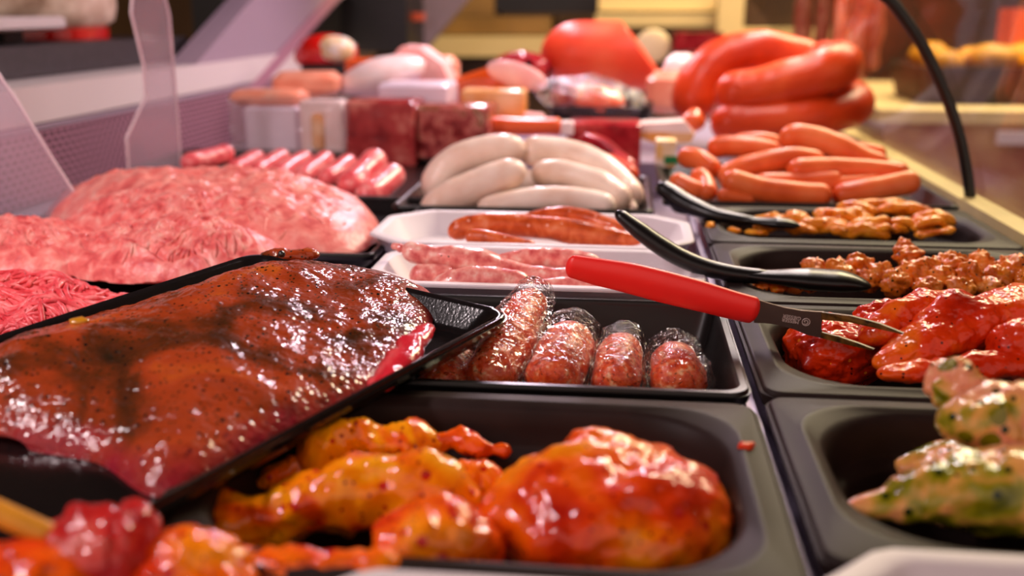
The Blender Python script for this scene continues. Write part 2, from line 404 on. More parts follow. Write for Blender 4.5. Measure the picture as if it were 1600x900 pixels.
M['smoked'] = meat('smoked', [(.3, S(164, 60, 18)), (.5, S(208, 88, 36)), (.65, S(224, 116, 66)), (.78, S(240, 168, 130))], 70, 4, .3, .3, ((260, .0005, 2),), .1, ((S(240, 170, 150), 170, .22, .25),), dist=.6)
M['white_sausage'] = meat('white_sausage', [(.3, S(226, 192, 172)), (.5, S(238, 212, 196)), (.7, S(246, 226, 212))], 30, 3, .36, .15, ((200, .0003, 2),), .15)
M['cooked_sausage'] = meat('cooked_sausage', [(.3, S(206, 82, 32)), (.5, S(230, 104, 50)), (.7, S(238, 126, 72))], 24, 2, .34, .0, ((180, .0003, 2),), .12, spec=.45)
M['bologna_skin'] = meat('bologna_skin', [(.3, S(176, 44, 10)), (.5, S(206, 64, 22)), (.7, S(222, 86, 36))], 12, 2, .34, .0, ((60, .0006, 2),), .1, spec=.45)
M['wrapped'] = meat('wrapped', [(.3, S(200, 50, 12)), (.46, S(230, 80, 28)), (.58, S(240, 106, 48)), (.7, S(252, 190, 140))], 190, 3, .34, .3, ((330, .0007, 3),), .12)
M['orange_meat'] = meat('orange_meat', [(.28, S(176, 30, 2)), (.40, S(222, 76, 0)), (.48, S(242, 128, 0)), (.58, S(250, 164, 4)), (.70, S(232, 84, 8))], 26, 4, .5, .8,
    ((60, .0012, 1), (190, .0010, 1)), .06, ((S(196, 30, 14), 110, .26, .5), (S(150, 14, 8), 260, .25, .25),), dist=.7)
M['orange_red'] = meat('orange_red', [(.28, S(178, 24, 2)), (.42, S(222, 60, 2)), (.54, S(242, 104, 2)), (.66, S(250, 146, 8)), (.78, S(226, 66, 4))], 24, 4, .5, .8,
    ((60, .0012, 1), (190, .0010, 1)), .06, ((S(196, 24, 14), 110, .26, .45), (S(150, 12, 8), 260, .25, .25),), dist=.6)
M['red_marinade'] = meat('red_marinade', [(.28, S(140, 14, 2)), (.42, S(206, 42, 4)), (.58, S(222, 60, 8)), (.70, S(240, 112, 14)), (.8, S(222, 62, 8))], 22, 4, .5, .6,
    ((80, .0010, 1), (230, .0013, 1)), .03, ((S(70, 10, 6), 260, .2, .25), (S(240, 130, 30), 180, .2, .1)), dist=.7)
M['blurred_red'] = meat('blurred_red', [(.3, S(160, 16, 20)), (.5, S(192, 42, 40)), (.7, S(212, 100, 86))], 40, 3, .25, .8, ((90, .003, 2),), .1)
M['herb_meat'] = meat('herb_meat', [(.30, S(70, 78, 4)), (.38, S(140, 132, 14)), (.44, S(222, 160, 80)), (.56, S(232, 146, 112)), (.72, S(248, 214, 160))], 30, 4, .22, .9,
    ((60, .0012, 2), (220, .0010, 2)), .08, ((S(34, 46, 8), 150, .28, .4), (S(120, 112, 8), 80, .36, .35)), edge=None, dist=.8)
M['gyros'] = meat('gyros', [(.3, S(204, 96, 10)), (.5, S(232, 134, 22)), (.7, S(244, 166, 52))], 60, 3, .3, .5, ((160, .0016, 3),), .08, ((S(150, 36, 8), 170, .22, .3),))
M['spiced_chunk'] = meat('spiced_chunk', [(.3, S(178, 76, 10)), (.5, S(218, 112, 28)), (.7, S(234, 152, 70))], 70, 3, .3, .6, ((150, .0018, 3),), .08, ((S(60, 40, 12), 230, .24, .35), (S(196, 110, 10), 120, .25, .2)))
M['fat_bit'] = plain('fat_bit', S(232, 120, 96), .3, coat=.5)
M['pepper'] = plain('pepper', S(24, 16, 12), .3, coat=.6)
M['yellow_bit'] = plain('yellow_bit', S(190, 128, 16), .3, coat=.6)
M['aspic'] = meat('aspic', [(.32, S(96, 24, 26)), (.46, S(150, 54, 54)), (.56, S(196, 110, 100)), (.66, S(120, 70, 40)), (.78, S(226, 176, 156))], 46, 3, .2, .7, ((60, .001, 2),), .05, dist=.4)
M['aspic_red'] = meat('aspic_red', [(.35, S(120, 30, 34)), (.55, S(168, 58, 58)), (.75, S(210, 130, 116))], 32, 3, .2, .7, ((60, .001, 2),), .05)
M['dark_ham'] = meat('dark_ham', [(.35, S(128, 20, 28)), (.55, S(166, 34, 42)), (.75, S(196, 80, 70))], 30, 3, .3, .5, (), .05, ((S(40, 8, 12), 30, .22, .5),))
M['pink_cut'] = meat('pink_cut', [(.3, S(240, 160, 158)), (.6, S(248, 190, 184)), (.8, S(252, 214, 204))], 30, 3, .4, .1, (), .1)
M['pale_cut'] = meat('pale_cut', [(.3, S(240, 206, 200)), (.6, S(244, 222, 220)), (.8, S(236, 196, 190))], 30, 3, .4, .2, (), .1)
M['salmon_pack'] = meat('salmon_pack', [(.3, S(236, 132, 102)), (.6, S(246, 168, 140)), (.8, S(250, 206, 184))], 20, 3, .3, .4, (), .05)
M['orange_skin'] = plain('orange_skin', S(232, 88, 22), .3, coat=.4)
M['amber'] = plain('amber', S(226, 142, 40), .25, coat=.5, c2=S(240, 196, 150), vscale=22)
M['red_wrap'] = plain('red_wrap', S(214, 26, 20), .25, coat=.5)
M['label_white'] = plain('label_white', S(240, 228, 214), .5, c2=S(232, 190, 110), vscale=50)
M['label_green'] = plain('label_green', S(20, 128, 70), .5)
M['lavender_pack'] = plain('lavender_pack', S(226, 208, 224), .3, coat=.3)
M['sheet_paper'] = plain('sheet_paper', S(236, 214, 190), .6, c2=S(206, 176, 150), vscale=40)
M['ochre'] = plain('ochre', S(150, 112, 60), .5, var=.3, vscale=6)
M['ochre_light'] = plain('ochre_light', S(232, 206, 154), .5)
M['brown'] = plain('brown', S(72, 46, 26), .5, var=.3, vscale=8)
M['tan_wall'] = plain('tan_wall', S(92, 64, 44), .7, var=.2, vscale=3)
M['floor_tile'] = plain('floor_tile', S(120, 84, 60), .5, var=.25, vscale=5)
M['bread'] = plain('bread', S(226, 156, 34), .5, var=.35, vscale=25)
M['basket'] = plain('basket', S(58, 40, 30), .6, var=.3, vscale=60)
M['cylinder'] = plain('cylinder', S(176, 74, 44), .45, c2=S(206, 120, 84), vscale=40)
M['meat_reflection'] = plain('meat_reflection', S(170, 104, 88), .5, c2=S(204, 160, 118), vscale=7)  # pinkish mottling painted in for the reflection of the meats in the glass
M['blue'] = plain('blue', S(48, 60, 140), .4)

# ================================================================== the shop
def slab_box(name, c, d, mat, **k): return structure(mk(name, *box(c, d), mat, smooth=False, **k))
slab_box('floor', (0, 2.0, -0.95), (7, 8, .04), M['floor_tile'])
slab_box('wall_back', (0, 5.6, 0.6), (7, .06, 3.2), M['tan_wall'])
slab_box('wall_left', (-2.6, 2.4, 0.6), (.06, 6.4, 3.2), M['tan_wall'])
slab_box('wall_right', (3.4, 2.4, 0.6), (.06, 6.4, 3.2), M['tan_wall'])
slab_box('ceiling', (0, 2.4, 2.15), (6.2, 6.4, .06), M['tan_wall'])

# ================================================================== the display counter
counter = thing('display_counter', 'long refrigerated meat counter of pale steel with curved glass front and black seal', 'counter', (0, 1.2, -.93))
def part(name, VF, mat, parent=counter, **k): return mk(name, VF[0], VF[1], mat, parent, **k)
part('deck', box((-.19, 1.3, -.075), (1.16, 2.3, .01)), M['deck_steel'], smooth=False)
part('cabinet_body', box((-.19, 1.3, -.505), (1.20, 2.3, .85)), M['white_enamel'], smooth=False)
part('support_rail', box((.0755, .62, -.016), (.0050, .95, .008)), M['deck_steel'], smooth=False)
part('front_ledge', box((.386, 1.3, -.032), (.026, 2.3, .06)), M['cream_steel'], smooth=False)
# perforated air grille of the service side: real holes
def grille():
    mb = MB(); X = -.742; py, pz = .016, .0086; hy, hz = .0105, .0052
    for r in range(12):
        z0 = -.055 + r * pz; off = (r % 2) * py / 2
        y = .55
        mb.add([(X, y, z0 + hz), (X, 2.3, z0 + hz), (X, 2.3, z0 + pz), (X, y, z0 + pz)], [(0, 1, 2, 3)])
        k = 0
        while .55 + off + k * py + hy < 2.3:
            a = .55 + off + k * py + hy; b = a + py - hy
            mb.add([(X, a, z0), (X, b, z0), (X, b, z0 + hz), (X, a, z0 + hz)], [(0, 1, 2, 3)]); k += 1
    return mb.out()
g = part('air_grille', grille(), M['grille'], smooth=False)
part('back_panel', box((-.765, 1.4, -.01), (.02, 1.8, .12)), M['black'], smooth=False)
part('service_ledge', box((-.87, 1.72, .082), (.26, 2.54, .046)), M['white_enamel'], smooth=False)
part('ledge_lip', box((-.75, 1.4, .0535), (.02, 1.9, .006)), M['grey_enamel'], smooth=False)
# curved glass front: its section from the seal seen at one depth
sealpx = [(1516, 312), (1511, 270), (1500, 215), (1484, 165), (1462, 112), (1436, 62), (1408, 22), (1390, 0)]
sec = np.array([PY(x, y, 1.145) for x, y in sealpx])[:, [0, 2]]
sec[0] = (.388, -.004)
d = sec[-1] - sec[-2]
sec = np.r_[sec, [sec[-1] + d * 1.5 + [-.01, -.004], sec[-1] + d * 3.2 + [-.04, -.02], sec[-1] + d * 5 + [-.09, -.05]]]
sec = smooth_path(np.c_[sec, np.zeros(len(sec))], 40)[:, :2]
def pane(y0, y1):
    V = []; t = .005
    nrm = np.c_[np.gradient(sec[:, 1]), -np.gradient(sec[:, 0])]; nrm /= np.linalg.norm(nrm, axis=1)[:, None]
    rings = []
    for y in (y0, y1):
        pr = np.r_[sec, (sec + nrm * t)[::-1]]; rings.append(np.c_[pr[:, 0], np.full(len(pr), y), pr[:, 1]])
    return loft(rings)
part('curved_glass', pane(.25, 1.138), M['glass'], sharp=40)
part('curved_glass', pane(1.152, 2.35), M['glass'], sharp=40)
P3 = np.c_[sec[:, 0], np.full(len(sec), 1.145), sec[:, 1]]
part('glass_seal', tube(P3, .0062, 50, 10, up=(0, 1, 0), round_end=.3), M['black'])
part('unseen_canopy', box((-.30, 1.35, .715), (1.05, 2.5, .04)), M['dark_grey'], smooth=False)  # out of view, inferred from its supports; built dark to darken reflections
# slanted canopy supports of the service side
def plate(pts, thick, ax=(1, 0, 0)):
    P = np.array(pts, float); q = np.asarray(ax, float) * thick
    return loft([P, P + q])
part('canopy_support', plate([PX(x, y, -.745) for x, y in [(268, 146), (392, 0), (403, -13), (545, -13), (525, 6), (403, 141)]], -.05), M['grey_enamel'], smooth=False)
sp = [PX(403, 141, -.744), PX(532, -6, -.744)]
part('support_edge', plate([PX(x, y, -.743) for x, y in [(383, 141), (403, 141), (532, -6), (512, -6)]], .004), M['grille'], smooth=False)
part('canopy_support', plate([PY(x, y, 3.0) for x, y in [(628, 82), (660, 82), (740, -12), (662, -12)]], .05, (0, 1, 0)), M['grey_enamel'], smooth=False)

# plexiglass dividers (thin sheets with polished edges)
def sheet(name, label, px, Y0, Y1, x0, x1, thick=.004):
    f = lambda x, y: PY(x, y, Y0 + (Y1 - Y0) * (x - x0) / (x1 - x0))
    P = np.array([f(x, y) for x, y in px]); c = P.mean(0); c[2] = P[:, 2].min()
    t = thing(name, label, 'divider', c)
    n = np.cross(P[1] - P[0], P[-1] - P[0]); n /= np.linalg.norm(n)
    mk('clear_sheet', *loft([P, P + n * thick]), M['plexi'], t, smooth=False)
    Pc = np.r_[P, P[:1]]; Pd = np.concatenate([Pc[i] + (Pc[i + 1] - Pc[i]) * np.linspace(0, 1, 8)[:-1, None] for i in range(len(P))] + [Pc[-1:]])
    e = tube(Pd + n * thick / 2, .0020, 140, 6, up=n, round_end=.2)
    mk('polished_edge', *e, M['plexi_edge'], t)
sheet('plexiglass_divider', 'clear slanted plastic divider at the left picture edge beside pink mince', [(-30, 372), (-60, 60), (-6, 112), (30, 165), (82, 250), (152, 358)], .94, 1.0, -60, 150)
sheet('plexiglass_divider', 'tall narrow clear plastic divider with rounded top in front of air grille', [(200, 282), (282, 274), (276, 190), (268, 90), (262, 20), (254, -8), (205, -10), (203, 20), (222, 100), (226, 150), (196, 215)], 1.16, 1.24, 196, 282)

# ================================================================== trays
GN = [(0, .010, -.010), (0, .010, -.0022), (.0006, .010, -.0006), (.002, .010, 0), (.0095, .030, 0), (.0105, .034, .0009), (.0125, .036, .0009), (.0135, .037, 0),
      (.0165, .046, -.0008), (.019, .049, -.004), (.020, .050, -.012), (.0215, .050, -.020), (.0225, .049, -.0222), (.027, .046, -.0238), (.029, .045, -.027),
      (.033, .044, -.048), (.036, .042, -.054), (.043, .036, -.058)]
THIN = [(0, .012, -.007), (0, .012, -.002), (.001, .012, 0), (.0045, .012, 0), (.0055, .011, -.0012), (.0065, .011, -.004), (.016, .012, -.047), (.018, .012, -.051), (.023, .010, -.053)]
SHEET = [(0, .010, -.006), (0, .010, -.0015), (.001, .010, 0), (.004, .010, 0), (.006, .010, -.0015), (.013, .014, -.013), (.016, .014, -.0155), (.02, .012, -.016)]
def place(VF, loc, rz=0.0, mtx=None):
    V = np.asarray(VF[0], float)
    if mtx is not None: V = V @ np.asarray(mtx).T
    else:
        c, s_ = math.cos(rz), math.sin(rz); V = V @ np.array([[c, -s_, 0], [s_, c, 0], [0, 0, 1]]).T
    return V + np.asarray(loc, float), VF[1]
def tray(name, label, x0, x1, y0, y1, prof, mat, z=0.0, group=None, cat='tray'):
    o = mk(name, *place(pan(x1 - x0, y1 - y0, prof), ((x0 + x1) / 2, (y0 + y1) / 2, z)), mat, sharp=50)
    return tag(o, label, cat, group)
tray('deep_tray', 'black deep tray in front holding the big orange marinated chicken', -.192, .0725, .314, .499, GN, M['black_tray'])
tray('wide_tray', 'black straight-walled tray holding sausages in clear film', -.190, .0735, .511, .688, THIN, M['black_gloss'])
tray('deep_tray', 'black deep tray at lower right holding herb-coated chicken breasts', .081, .348, .343, .511, GN, M['black_tray'])
tray('deep_tray', 'black deep tray holding red marinated steaks under the red fork', .081, .348, .5155, .6875, GN, M['black_tray'])
tray('deep_tray', 'black deep tray of spiced meat chunks with spoon bowl lying in it', .081, .348, .692, .876, GN, M['black_tray'])
tray('deep_tray', 'farthest black deep tray in the right column, holding orange meat strips', .081, .352, .882, 1.053, GN, M['black_tray'])
tray('shallow_tray', 'black tray heaped with loose orange frankfurters', .046, .352, 1.062, 1.36, SHEET, M['black_gloss'], z=.002)
tray('shallow_tray', 'black tray under the pile of white sausages', -.245, .035, 1.035, 1.27, SHEET, M['black_gloss'], z=-.004)
tray('shallow_tray', 'large black tray under the flat pink mince behind the steak', -.64, -.212, .822, 1.09, SHEET, M['black_gloss'], z=-.006)
tray('shallow_tray', 'black tray under the row of pink raw sausages at back', -.66, -.19, 1.095, 1.46, SHEET, M['black_gloss'], z=-.006)
tray('shallow_tray', 'black tray under bright red mince at left picture edge', -.70, -.345, .58, .815, SHEET, M['black_gloss'], z=-.022)

def foam_tray(label, x0, x1, y0, y1, z=.004, h=.024, rz=0.0):
    wd, dp = x1 - x0, y1 - y0; ch = .034
    def octo(ins, c, zz):
        a, b = wd / 2 - ins, dp / 2 - ins
        P = [(a, -b + c), (a, b - c), (a - c, b), (-a + c, b), (-a, b - c), (-a, -b + c), (-a + c, -b), (a - c, -b)]
        Q = []
        for i, p in enumerate(P):
            p = np.array(p); q = np.array(P[i - 1]); r_ = np.array(P[(i + 1) % 8])
            for d_ in (q - p, r_ - p): Q.append(p + d_ / np.linalg.norm(d_) * .004)
        Q = np.array(Q); return np.c_[Q, np.full(len(Q), zz)]
    rings = [octo(.016, ch * .8, -h), octo(.003, ch, -.003), octo(0, ch, -.0015), octo(0, ch, 0), octo(.001, ch, .001), octo(.008, ch * .95, .001), octo(.010, ch * .92, -.0005), octo(.022, ch * .7, -h + .006), octo(.026, ch * .65, -h + .004)]
    V, Fc = loft(rings)
    o = mk('foam_tray', *place((V, Fc), ((x0 + x1) / 2, (y0 + y1) / 2, z), rz), M['white_foam'], sharp=35)
    return tag(o, label, 'tray')
foam_tray('white foam tray with cut corners holding smoked brown sausages', -.225, .066, .825, .972, .004)
foam_tray('white foam tray with cut corners holding coarse pink raw sausages', -.192, .066, .694, .822, .004)
q_ = PZ(1372, 853, .011)
foam_tray('white foam tray rim at the bottom right corner in front of the herb chicken', q_[0] - .034, q_[0] + .27, q_[1] - .15, q_[1], .010)
foam_tray('white foam tray edge at the bottom middle below the orange chicken', -.118, .056, .18, .3, .012)

# ================================================================== tilted steak tray
BR = PZ(803, 487, .021); BLp = PZ(388, 397, .030); E_ = PZ(215, 803, .010)
e1 = (E_ - BR); e1 /= np.linalg.norm(e1)
e2 = BLp - BR; e2 -= e1 * (e2 @ e1); LW = np.linalg.norm(e2); e2 /= LW
e3 = np.cross(e2, e1); e3 = e3 if e3[2] > 0 else -e3
TL = .42
TM = np.stack([e2, -e1 if np.cross(e2, -e1) @ e3 > 0 else e1, e3], 1)
sgn = 1 if np.cross(e2, e1) @ e3 > 0 else -1
TM = np.stack([e2, e1 * sgn, e3], 1)
TC = BR + e2 * LW / 2 + e1 * TL / 2
def T2W(u, v, z): return BR + e2 * u + e1 * v + e3 * z       # u across from the right edge, v along from the back edge
stk_tray = tag(mk('tilted_tray', *place(pan(LW, TL, [(0, .014, -.006), (0, .014, -.0015), (.0008, .014, 0), (.0035, .014, 0), (.0055, .014, -.0015), (.012, .016, -.013), (.015, .016, -.0155), (.02, .014, -.016)], n=11), TC, mtx=TM), M['tray_wet'], sharp=60),
    'wet black sheet tray lying tilted across other trays under the big steak', 'tray')
# outline of the steak in tray coordinates, from the points seen
def w2t(P): q = np.asarray(P) - BR; return np.array([q @ e2, q @ e1, q @ e3])
def pix2t(x, y, z):
    v = ray(x, y); O = np.array([0, 0, H]) - BR; t = (z - O @ e3) / (v @ e3); return w2t(np.array([0, 0, H]) + v * t)
lo, hi = -.013, .004
outl = [pix2t(684, 478, lo), pix2t(660, 535, lo), pix2t(600, 605, lo), pix2t(500, 655, lo), pix2t(400, 700, lo), pix2t(255, 768, lo), pix2t(150, 715, lo), pix2t(0, 688, lo), pix2t(-160, 650, lo),
        pix2t(-150, 575, 0), pix2t(0, 515, 0), pix2t(150, 470, 0), pix2t(300, 432, 0), pix2t(400, 404, -.002), pix2t(480, 402, -.002), pix2t(600, 408, 0), pix2t(664, 432, -.004)]
O2 = np.array(outl)[:, :2]
def fold(x, y): return .0035 * np.sin(x * 38 + y * 22 + .5) * np.sin(y * 17) + .0035 * np.exp(-((x - .16) / .03) ** 2)
mnd = Mound(O2, -.0155, .024, 3.2, .55, ((.0022, 30, 'f'), (.0011, 90, 'f')), 3, extra=fold)
V, Fc, t = mnd.mesh(130, 420, .04)
V = BR + V[:, :1] * e2 + V[:, 1:2] * e1 + V[:, 2:3] * e3
steak_root = thing('beef_steak', 'large flat steak in dark glossy pepper marinade filling the tilted tray', 'meat', T2W(*O2.mean(0), -.016))
if sgn > 0: Fc = Fc
mk('slab', V, [f[::-1] for f in Fc], M['steak'], steak_root, attr=t)
fl = [T2W(*pix2t(x, y, z)[:2], z + .002) for x, y, z in [(585, 615, -.008), (620, 575, -.006), (650, 535, -.004), (672, 512, -.004)]]
mk('raw_flap', *tube(fl, [.007, .009, .008, .005], 24, 14, flat=.6, noise=((.002, 120),)), M['raw_edge'], steak_root)
st2 = [T2W(*pix2t(x, y, -.004)[:2], -.004) for x, y in [(405, 408), (440, 400), (500, 398)]]
tag(mk('steak_strip', *tube(st2, [.006, .009, .006], 24, 14, flat=.8, noise=((.003, 80),)), M['steak']), 'narrow curled strip of dark marinated beef behind the big steak', 'meat')
def on_steak(x, y):
    p = pix2t(x, y, hi)[:2]; z, _ = mnd.surf(np.array([p[0]]), np.array([p[1]])); return T2W(p[0], p[1], float(z[0]))
tag(mk('peppercorn', *lump(T2W(*pix2t(440, 397, .006)[:2], .006), (.0026, .0026, .0026), noise=((.05, 2),), res=8), M['pepper']), 'black peppercorn on the curled strip at the back of the tray', 'peppercorn')
tag(mk('mustard_seed_clump', *lump(on_steak(126, 518) + [0, 0, .0015], (.0055, .004, .002), .4, ((.2, 1.5),), res=10), M['yellow_bit']), 'small yellow seed clump on the left part of the steak', 'spice')
tag(mk('fat_crumb', *lump(T2W(*pix2t(643, 543, -.013)[:2], -.0125), (.0033, .0026, .0028), .4, ((.15, 1.5),), res=10, seed=4), M['fat_bit']), 'small pink fat crumb on wet tray beside the steak', 'meat')

# ================================================================== mince
def mince(label, outline, z0, h, mat, ns, p=2.2, q=.55, disp=(), seed=0, ang=0.0, r=(.0011, .0018), length=(.02, .05), swirl=.6, frq=18, plane=(0, 0), nr=70, na=200, lift=.3, tmax=.97):
    m = Mound(outline, z0, h, p, q, disp, seed, plane, fk=2.6); V, Fc, t = m.mesh(nr, na, .05)
    root = thing('mince_pile', label, 'minced meat', (m.c[0], m.c[1], z0))
    mk('heap', V, Fc, mat, root)
    if ns:
        V, Fc = m.strands(ns, r, length, ang, swirl, lift, seed, frq=frq, tmax=tmax); mk('strands', V, Fc, mat, root, kind='stuff')
    return m
def ell(cx, cy, rx, ry, rz=0.0, n=14, wob=.08, seed=0):
    rg = np.random.default_rng(seed); a = np.linspace(0, 2 * math.pi, n, endpoint=False)
    k = 1 + rg.uniform(-wob, wob, n); x, y = rx * np.cos(a) * k, ry * np.sin(a) * k
    return np.c_[cx + x * math.cos(rz) - y * math.sin(rz), cy + x * math.sin(rz) + y * math.cos(rz)]
mince('bright red coarse mince strands nearest the steak at left edge', ell(-.455, .665, .125, .062, .15, seed=1), -.036, .037, M['mince_red'], 700, disp=((.006, 30, 'f'), (.002, 110, 'f')), seed=1, ang=.5, r=(.0015, .0024), length=(.018, .06), swirl=1.5, frq=22, lift=.5)
mk_d = lambda a: ((a, 22, 'f'), (.0024, 60, 'f'), (.0055, 24, 'c'), (.0009, 170, 'f'))
mince('pink mince mound at left edge below the slanted clear divider', ell(-.545, .815, .105, .078, .1, seed=2), -.02, .038, M['mince_pink'], 420, disp=mk_d(.006), seed=2, ang=1.0, length=(.008, .026), swirl=1.8, lift=-.1, r=(.0014, .0030), tmax=.62, q=.72, nr=110, na=320)
mince('pink mince mound in the middle just behind the steak tray corner', ell(-.395, .818, .118, .062, .05, seed=3), -.02, .043, M['mince_pink'], 420, disp=mk_d(.004), seed=3, ang=.1, length=(.008, .022), swirl=1.6, lift=-.1, r=(.0014, .0030), tmax=.62, q=.72, nr=110, na=320)
mince('pink mince mound lying behind the middle mound, sloping down right', ell(-.41, .905, .15, .062, -.06, seed=4), -.02, .053, M['mince_pink'], 420, disp=mk_d(.005), seed=4, ang=-.5, length=(.008, .022), swirl=1.6, lift=-.1, r=(.0014, .0030), tmax=.62, q=.72, nr=110, na=320)
mince('wide flat heap of pale pink mince filling the large black tray', [(-.245, .855), (-.232, .93), (-.262, 1.03), (-.31, 1.08), (-.36, 1.12), (-.48, 1.14), (-.60, 1.12), (-.63, 1.02), (-.55, .93), (-.45, .86), (-.33, .838)], -.02, .053, M['mince_light'], 120,
      p=3.2, q=.7, disp=((.006, 14, 'f'), (.003, 50, 'f'), (.0035, 20, 'c'), (.0009, 150, 'f')), seed=5, ang=.4, length=(.01, .03), swirl=1.2, lift=-.2, r=(.0013, .0026), nr=120, na=340)

# ================================================================== sausages
def px_path(pts): return np.array([PY(x, y, Y) for x, y, Y in pts])
def sausage(label, pts, wpx, mat, name='sausage', group=None, noise=((.0012, 30),), n=44, sides=20, knot=None, seed=0, taper=None, flat=1.0, cat='sausage', rend=1.0):
    P = px_path(pts); R = wpx / 2 * SZ(P.mean(0))
    rad = R if taper is None else [R * k for k in taper]
    if knot is None:
        return tag(mk(name, *tube(P, rad, n, sides, flat, rend, noise, seed=seed), mat), label, cat, group)
    t = thing(name, label, cat, (*P.mean(0)[:2], P[:, 2].min() - R), group)
    mk('body', *tube(P, rad, n, sides, flat, rend, noise, seed=seed), mat, t)
    for k in knot:
        a, b = (P[0], P[1]) if k == 0 else (P[-1], P[-2]); d_ = (a - b) / np.linalg.norm(a - b)
        mk('casing_end', *tube([a - d_ * R * .2, a + d_ * R * .35, a + d_ * R * .8], [R * .42, R * .22, R * .34], 10, 10, noise=((R * .06, 200),)), mat, t)
    return t
W = 'white sausage'
sausage('white sausage at the left back of the white pile, arching', [(672, 312, 1.13), (700, 262, 1.14), (752, 238, 1.15), (822, 232, 1.16)], 52, M['white_sausage'], 'white_sausage', W, seed=1, rend=1.3)
sausage('white sausage at the top back of the pile, bending down to right', [(812, 236, 1.17), (880, 240, 1.18), (938, 262, 1.16), (975, 296, 1.13), (986, 318, 1.10)], 50, M['white_sausage'], 'white_sausage', W, knot=(1,), seed=2)
sausage('large white sausage lying slanted at the front left of the pile', [(656, 336, 1.055), (700, 312, 1.065), (765, 284, 1.08), (822, 262, 1.09)], 54, M['white_sausage'], 'white_sausage', W, seed=3, taper=[.72, 1, 1.02, .9], rend=1.2)
sausage('white sausage in the middle right of the pile below the top one', [(830, 272, 1.125), (880, 272, 1.125), (938, 290, 1.11), (980, 322, 1.085)], 44, M['white_sausage'], 'white_sausage', W, seed=4)
sausage('white sausage lying lowest at the front right of the pile', [(745, 332, 1.05), (820, 314, 1.055), (890, 312, 1.055), (962, 326, 1.05)], 40, M['white_sausage'], 'white_sausage', W, seed=5)
sausage('white sausage end hidden at the left back under the pile', [(668, 310, 1.15), (720, 290, 1.155), (800, 282, 1.16), (900, 300, 1.16)], 42, M['white_sausage'], 'white_sausage', W, seed=6)
G = 'smoked sausages on the white foam tray'
sausage('long smoked brown sausage lying across the white foam tray', [(700, 366, .87), (735, 354, .875), (800, 352, .885), (880, 360, .885), (950, 370, .88), (1004, 377, .875)], 39, M['smoked'], 'smoked_sausage', G, seed=1, taper=[.85, 1, 1.05, 1, .85, .45], rend=1.0, noise=((.0016, 26),))
sausage('short smoked brown sausage in front of the long smoked one', [(727, 370, .85), (758, 372, .848), (800, 381, .845), (838, 388, .845)], 23, M['smoked'], 'smoked_sausage', G, seed=2)
sausage('pinkish smoked sausage behind the long one on the foam tray', [(815, 350, .92), (858, 336, .925), (905, 338, .925), (950, 352, .915), (975, 362, .905)], 27, M['smoked'], 'smoked_sausage', G, seed=3)
G = 'raw sausages on the white foam tray'
sausage('coarse pink raw sausage with knotted left end lying across the foam tray', [(628, 388, .765), (668, 399, .762), (720, 408, .76), (790, 424, .76), (860, 438, .755), (960, 440, .745)], 46, M['raw_sausage'], 'raw_sausage', G, knot=(0,), seed=4, taper=[.8, .95, 1.05, .78, .9, .8], noise=((.0022, 26), (.0006, 120)))
sausage('coarse pink raw sausage lying at front left of the foam tray', [(672, 452, .718), (712, 441, .718), (765, 436, .718), (832, 446, .716)], 42, M['raw_sausage'], 'raw_sausage', G, seed=5, taper=[.8, 1.05, 1.05, .8], noise=((.002, 30), (.0006, 120)))
sausage('coarse pink raw sausage end at back right beside the red handle', [(775, 414, .79), (830, 402, .795), (880, 405, .795), (940, 418, .79)], 34, M['raw_sausage'], 'raw_sausage', G, seed=6, noise=((.0018, 30), (.0006, 120)))
sausage('coarse pink raw sausage stub half hidden by the steak', [(640, 432, .745), (680, 430, .745), (715, 436, .745)], 34, M['raw_sausage'], 'raw_sausage', G, seed=7, noise=((.0018, 30),))
sausage('coarse pink raw sausage end at front right under the red handle', [(835, 452, .715), (890, 447, .718), (960, 456, .715)], 30, M['raw_sausage'], 'raw_sausage', G, seed=8, noise=((.0018, 30),))
# pink raw sausages at the back left, in a row
G = 'row of pink raw sausages behind the mince'
row = [((566, 312, 1.10), (598, 288, 1.15), (622, 268, 1.19), 44, 'rightmost of the row of pink raw sausages, lying lowest beside the white pile'),
       ((540, 296, 1.12), (566, 272, 1.17), (594, 244, 1.22), 42, 'second from right in the row of pink raw sausages, on top'),
       ((505, 284, 1.16), (528, 268, 1.20), (548, 252, 1.25), 33, 'third from right in the row of pink raw sausages'),
       ((468, 280, 1.18), (492, 262, 1.23), (514, 247, 1.28), 31, 'fourth from right in the row of pink raw sausages'),
       ((432, 276, 1.20), (456, 260, 1.25), (482, 246, 1.30), 30, 'fifth from right in the row of pink raw sausages'),
       ((396, 272, 1.22), (420, 258, 1.27), (446, 243, 1.32), 30, 'sixth from right in the row of pink raw sausages'),
       ((362, 268, 1.24), (384, 256, 1.29), (408, 244, 1.33), 28, 'seventh from right in the row of pink raw sausages'),
       ((286, 256, 1.20), (325, 248, 1.24), (362, 236, 1.28), 30, 'leftmost pink raw sausage, lying apart behind the mince')]
for k, (a, b, c, wp, lab) in enumerate(row): sausage(lab, [a, b, c], wp, M['raw_sausage_far'], 'raw_sausage', G, seed=20 + k, n=26, sides=16)
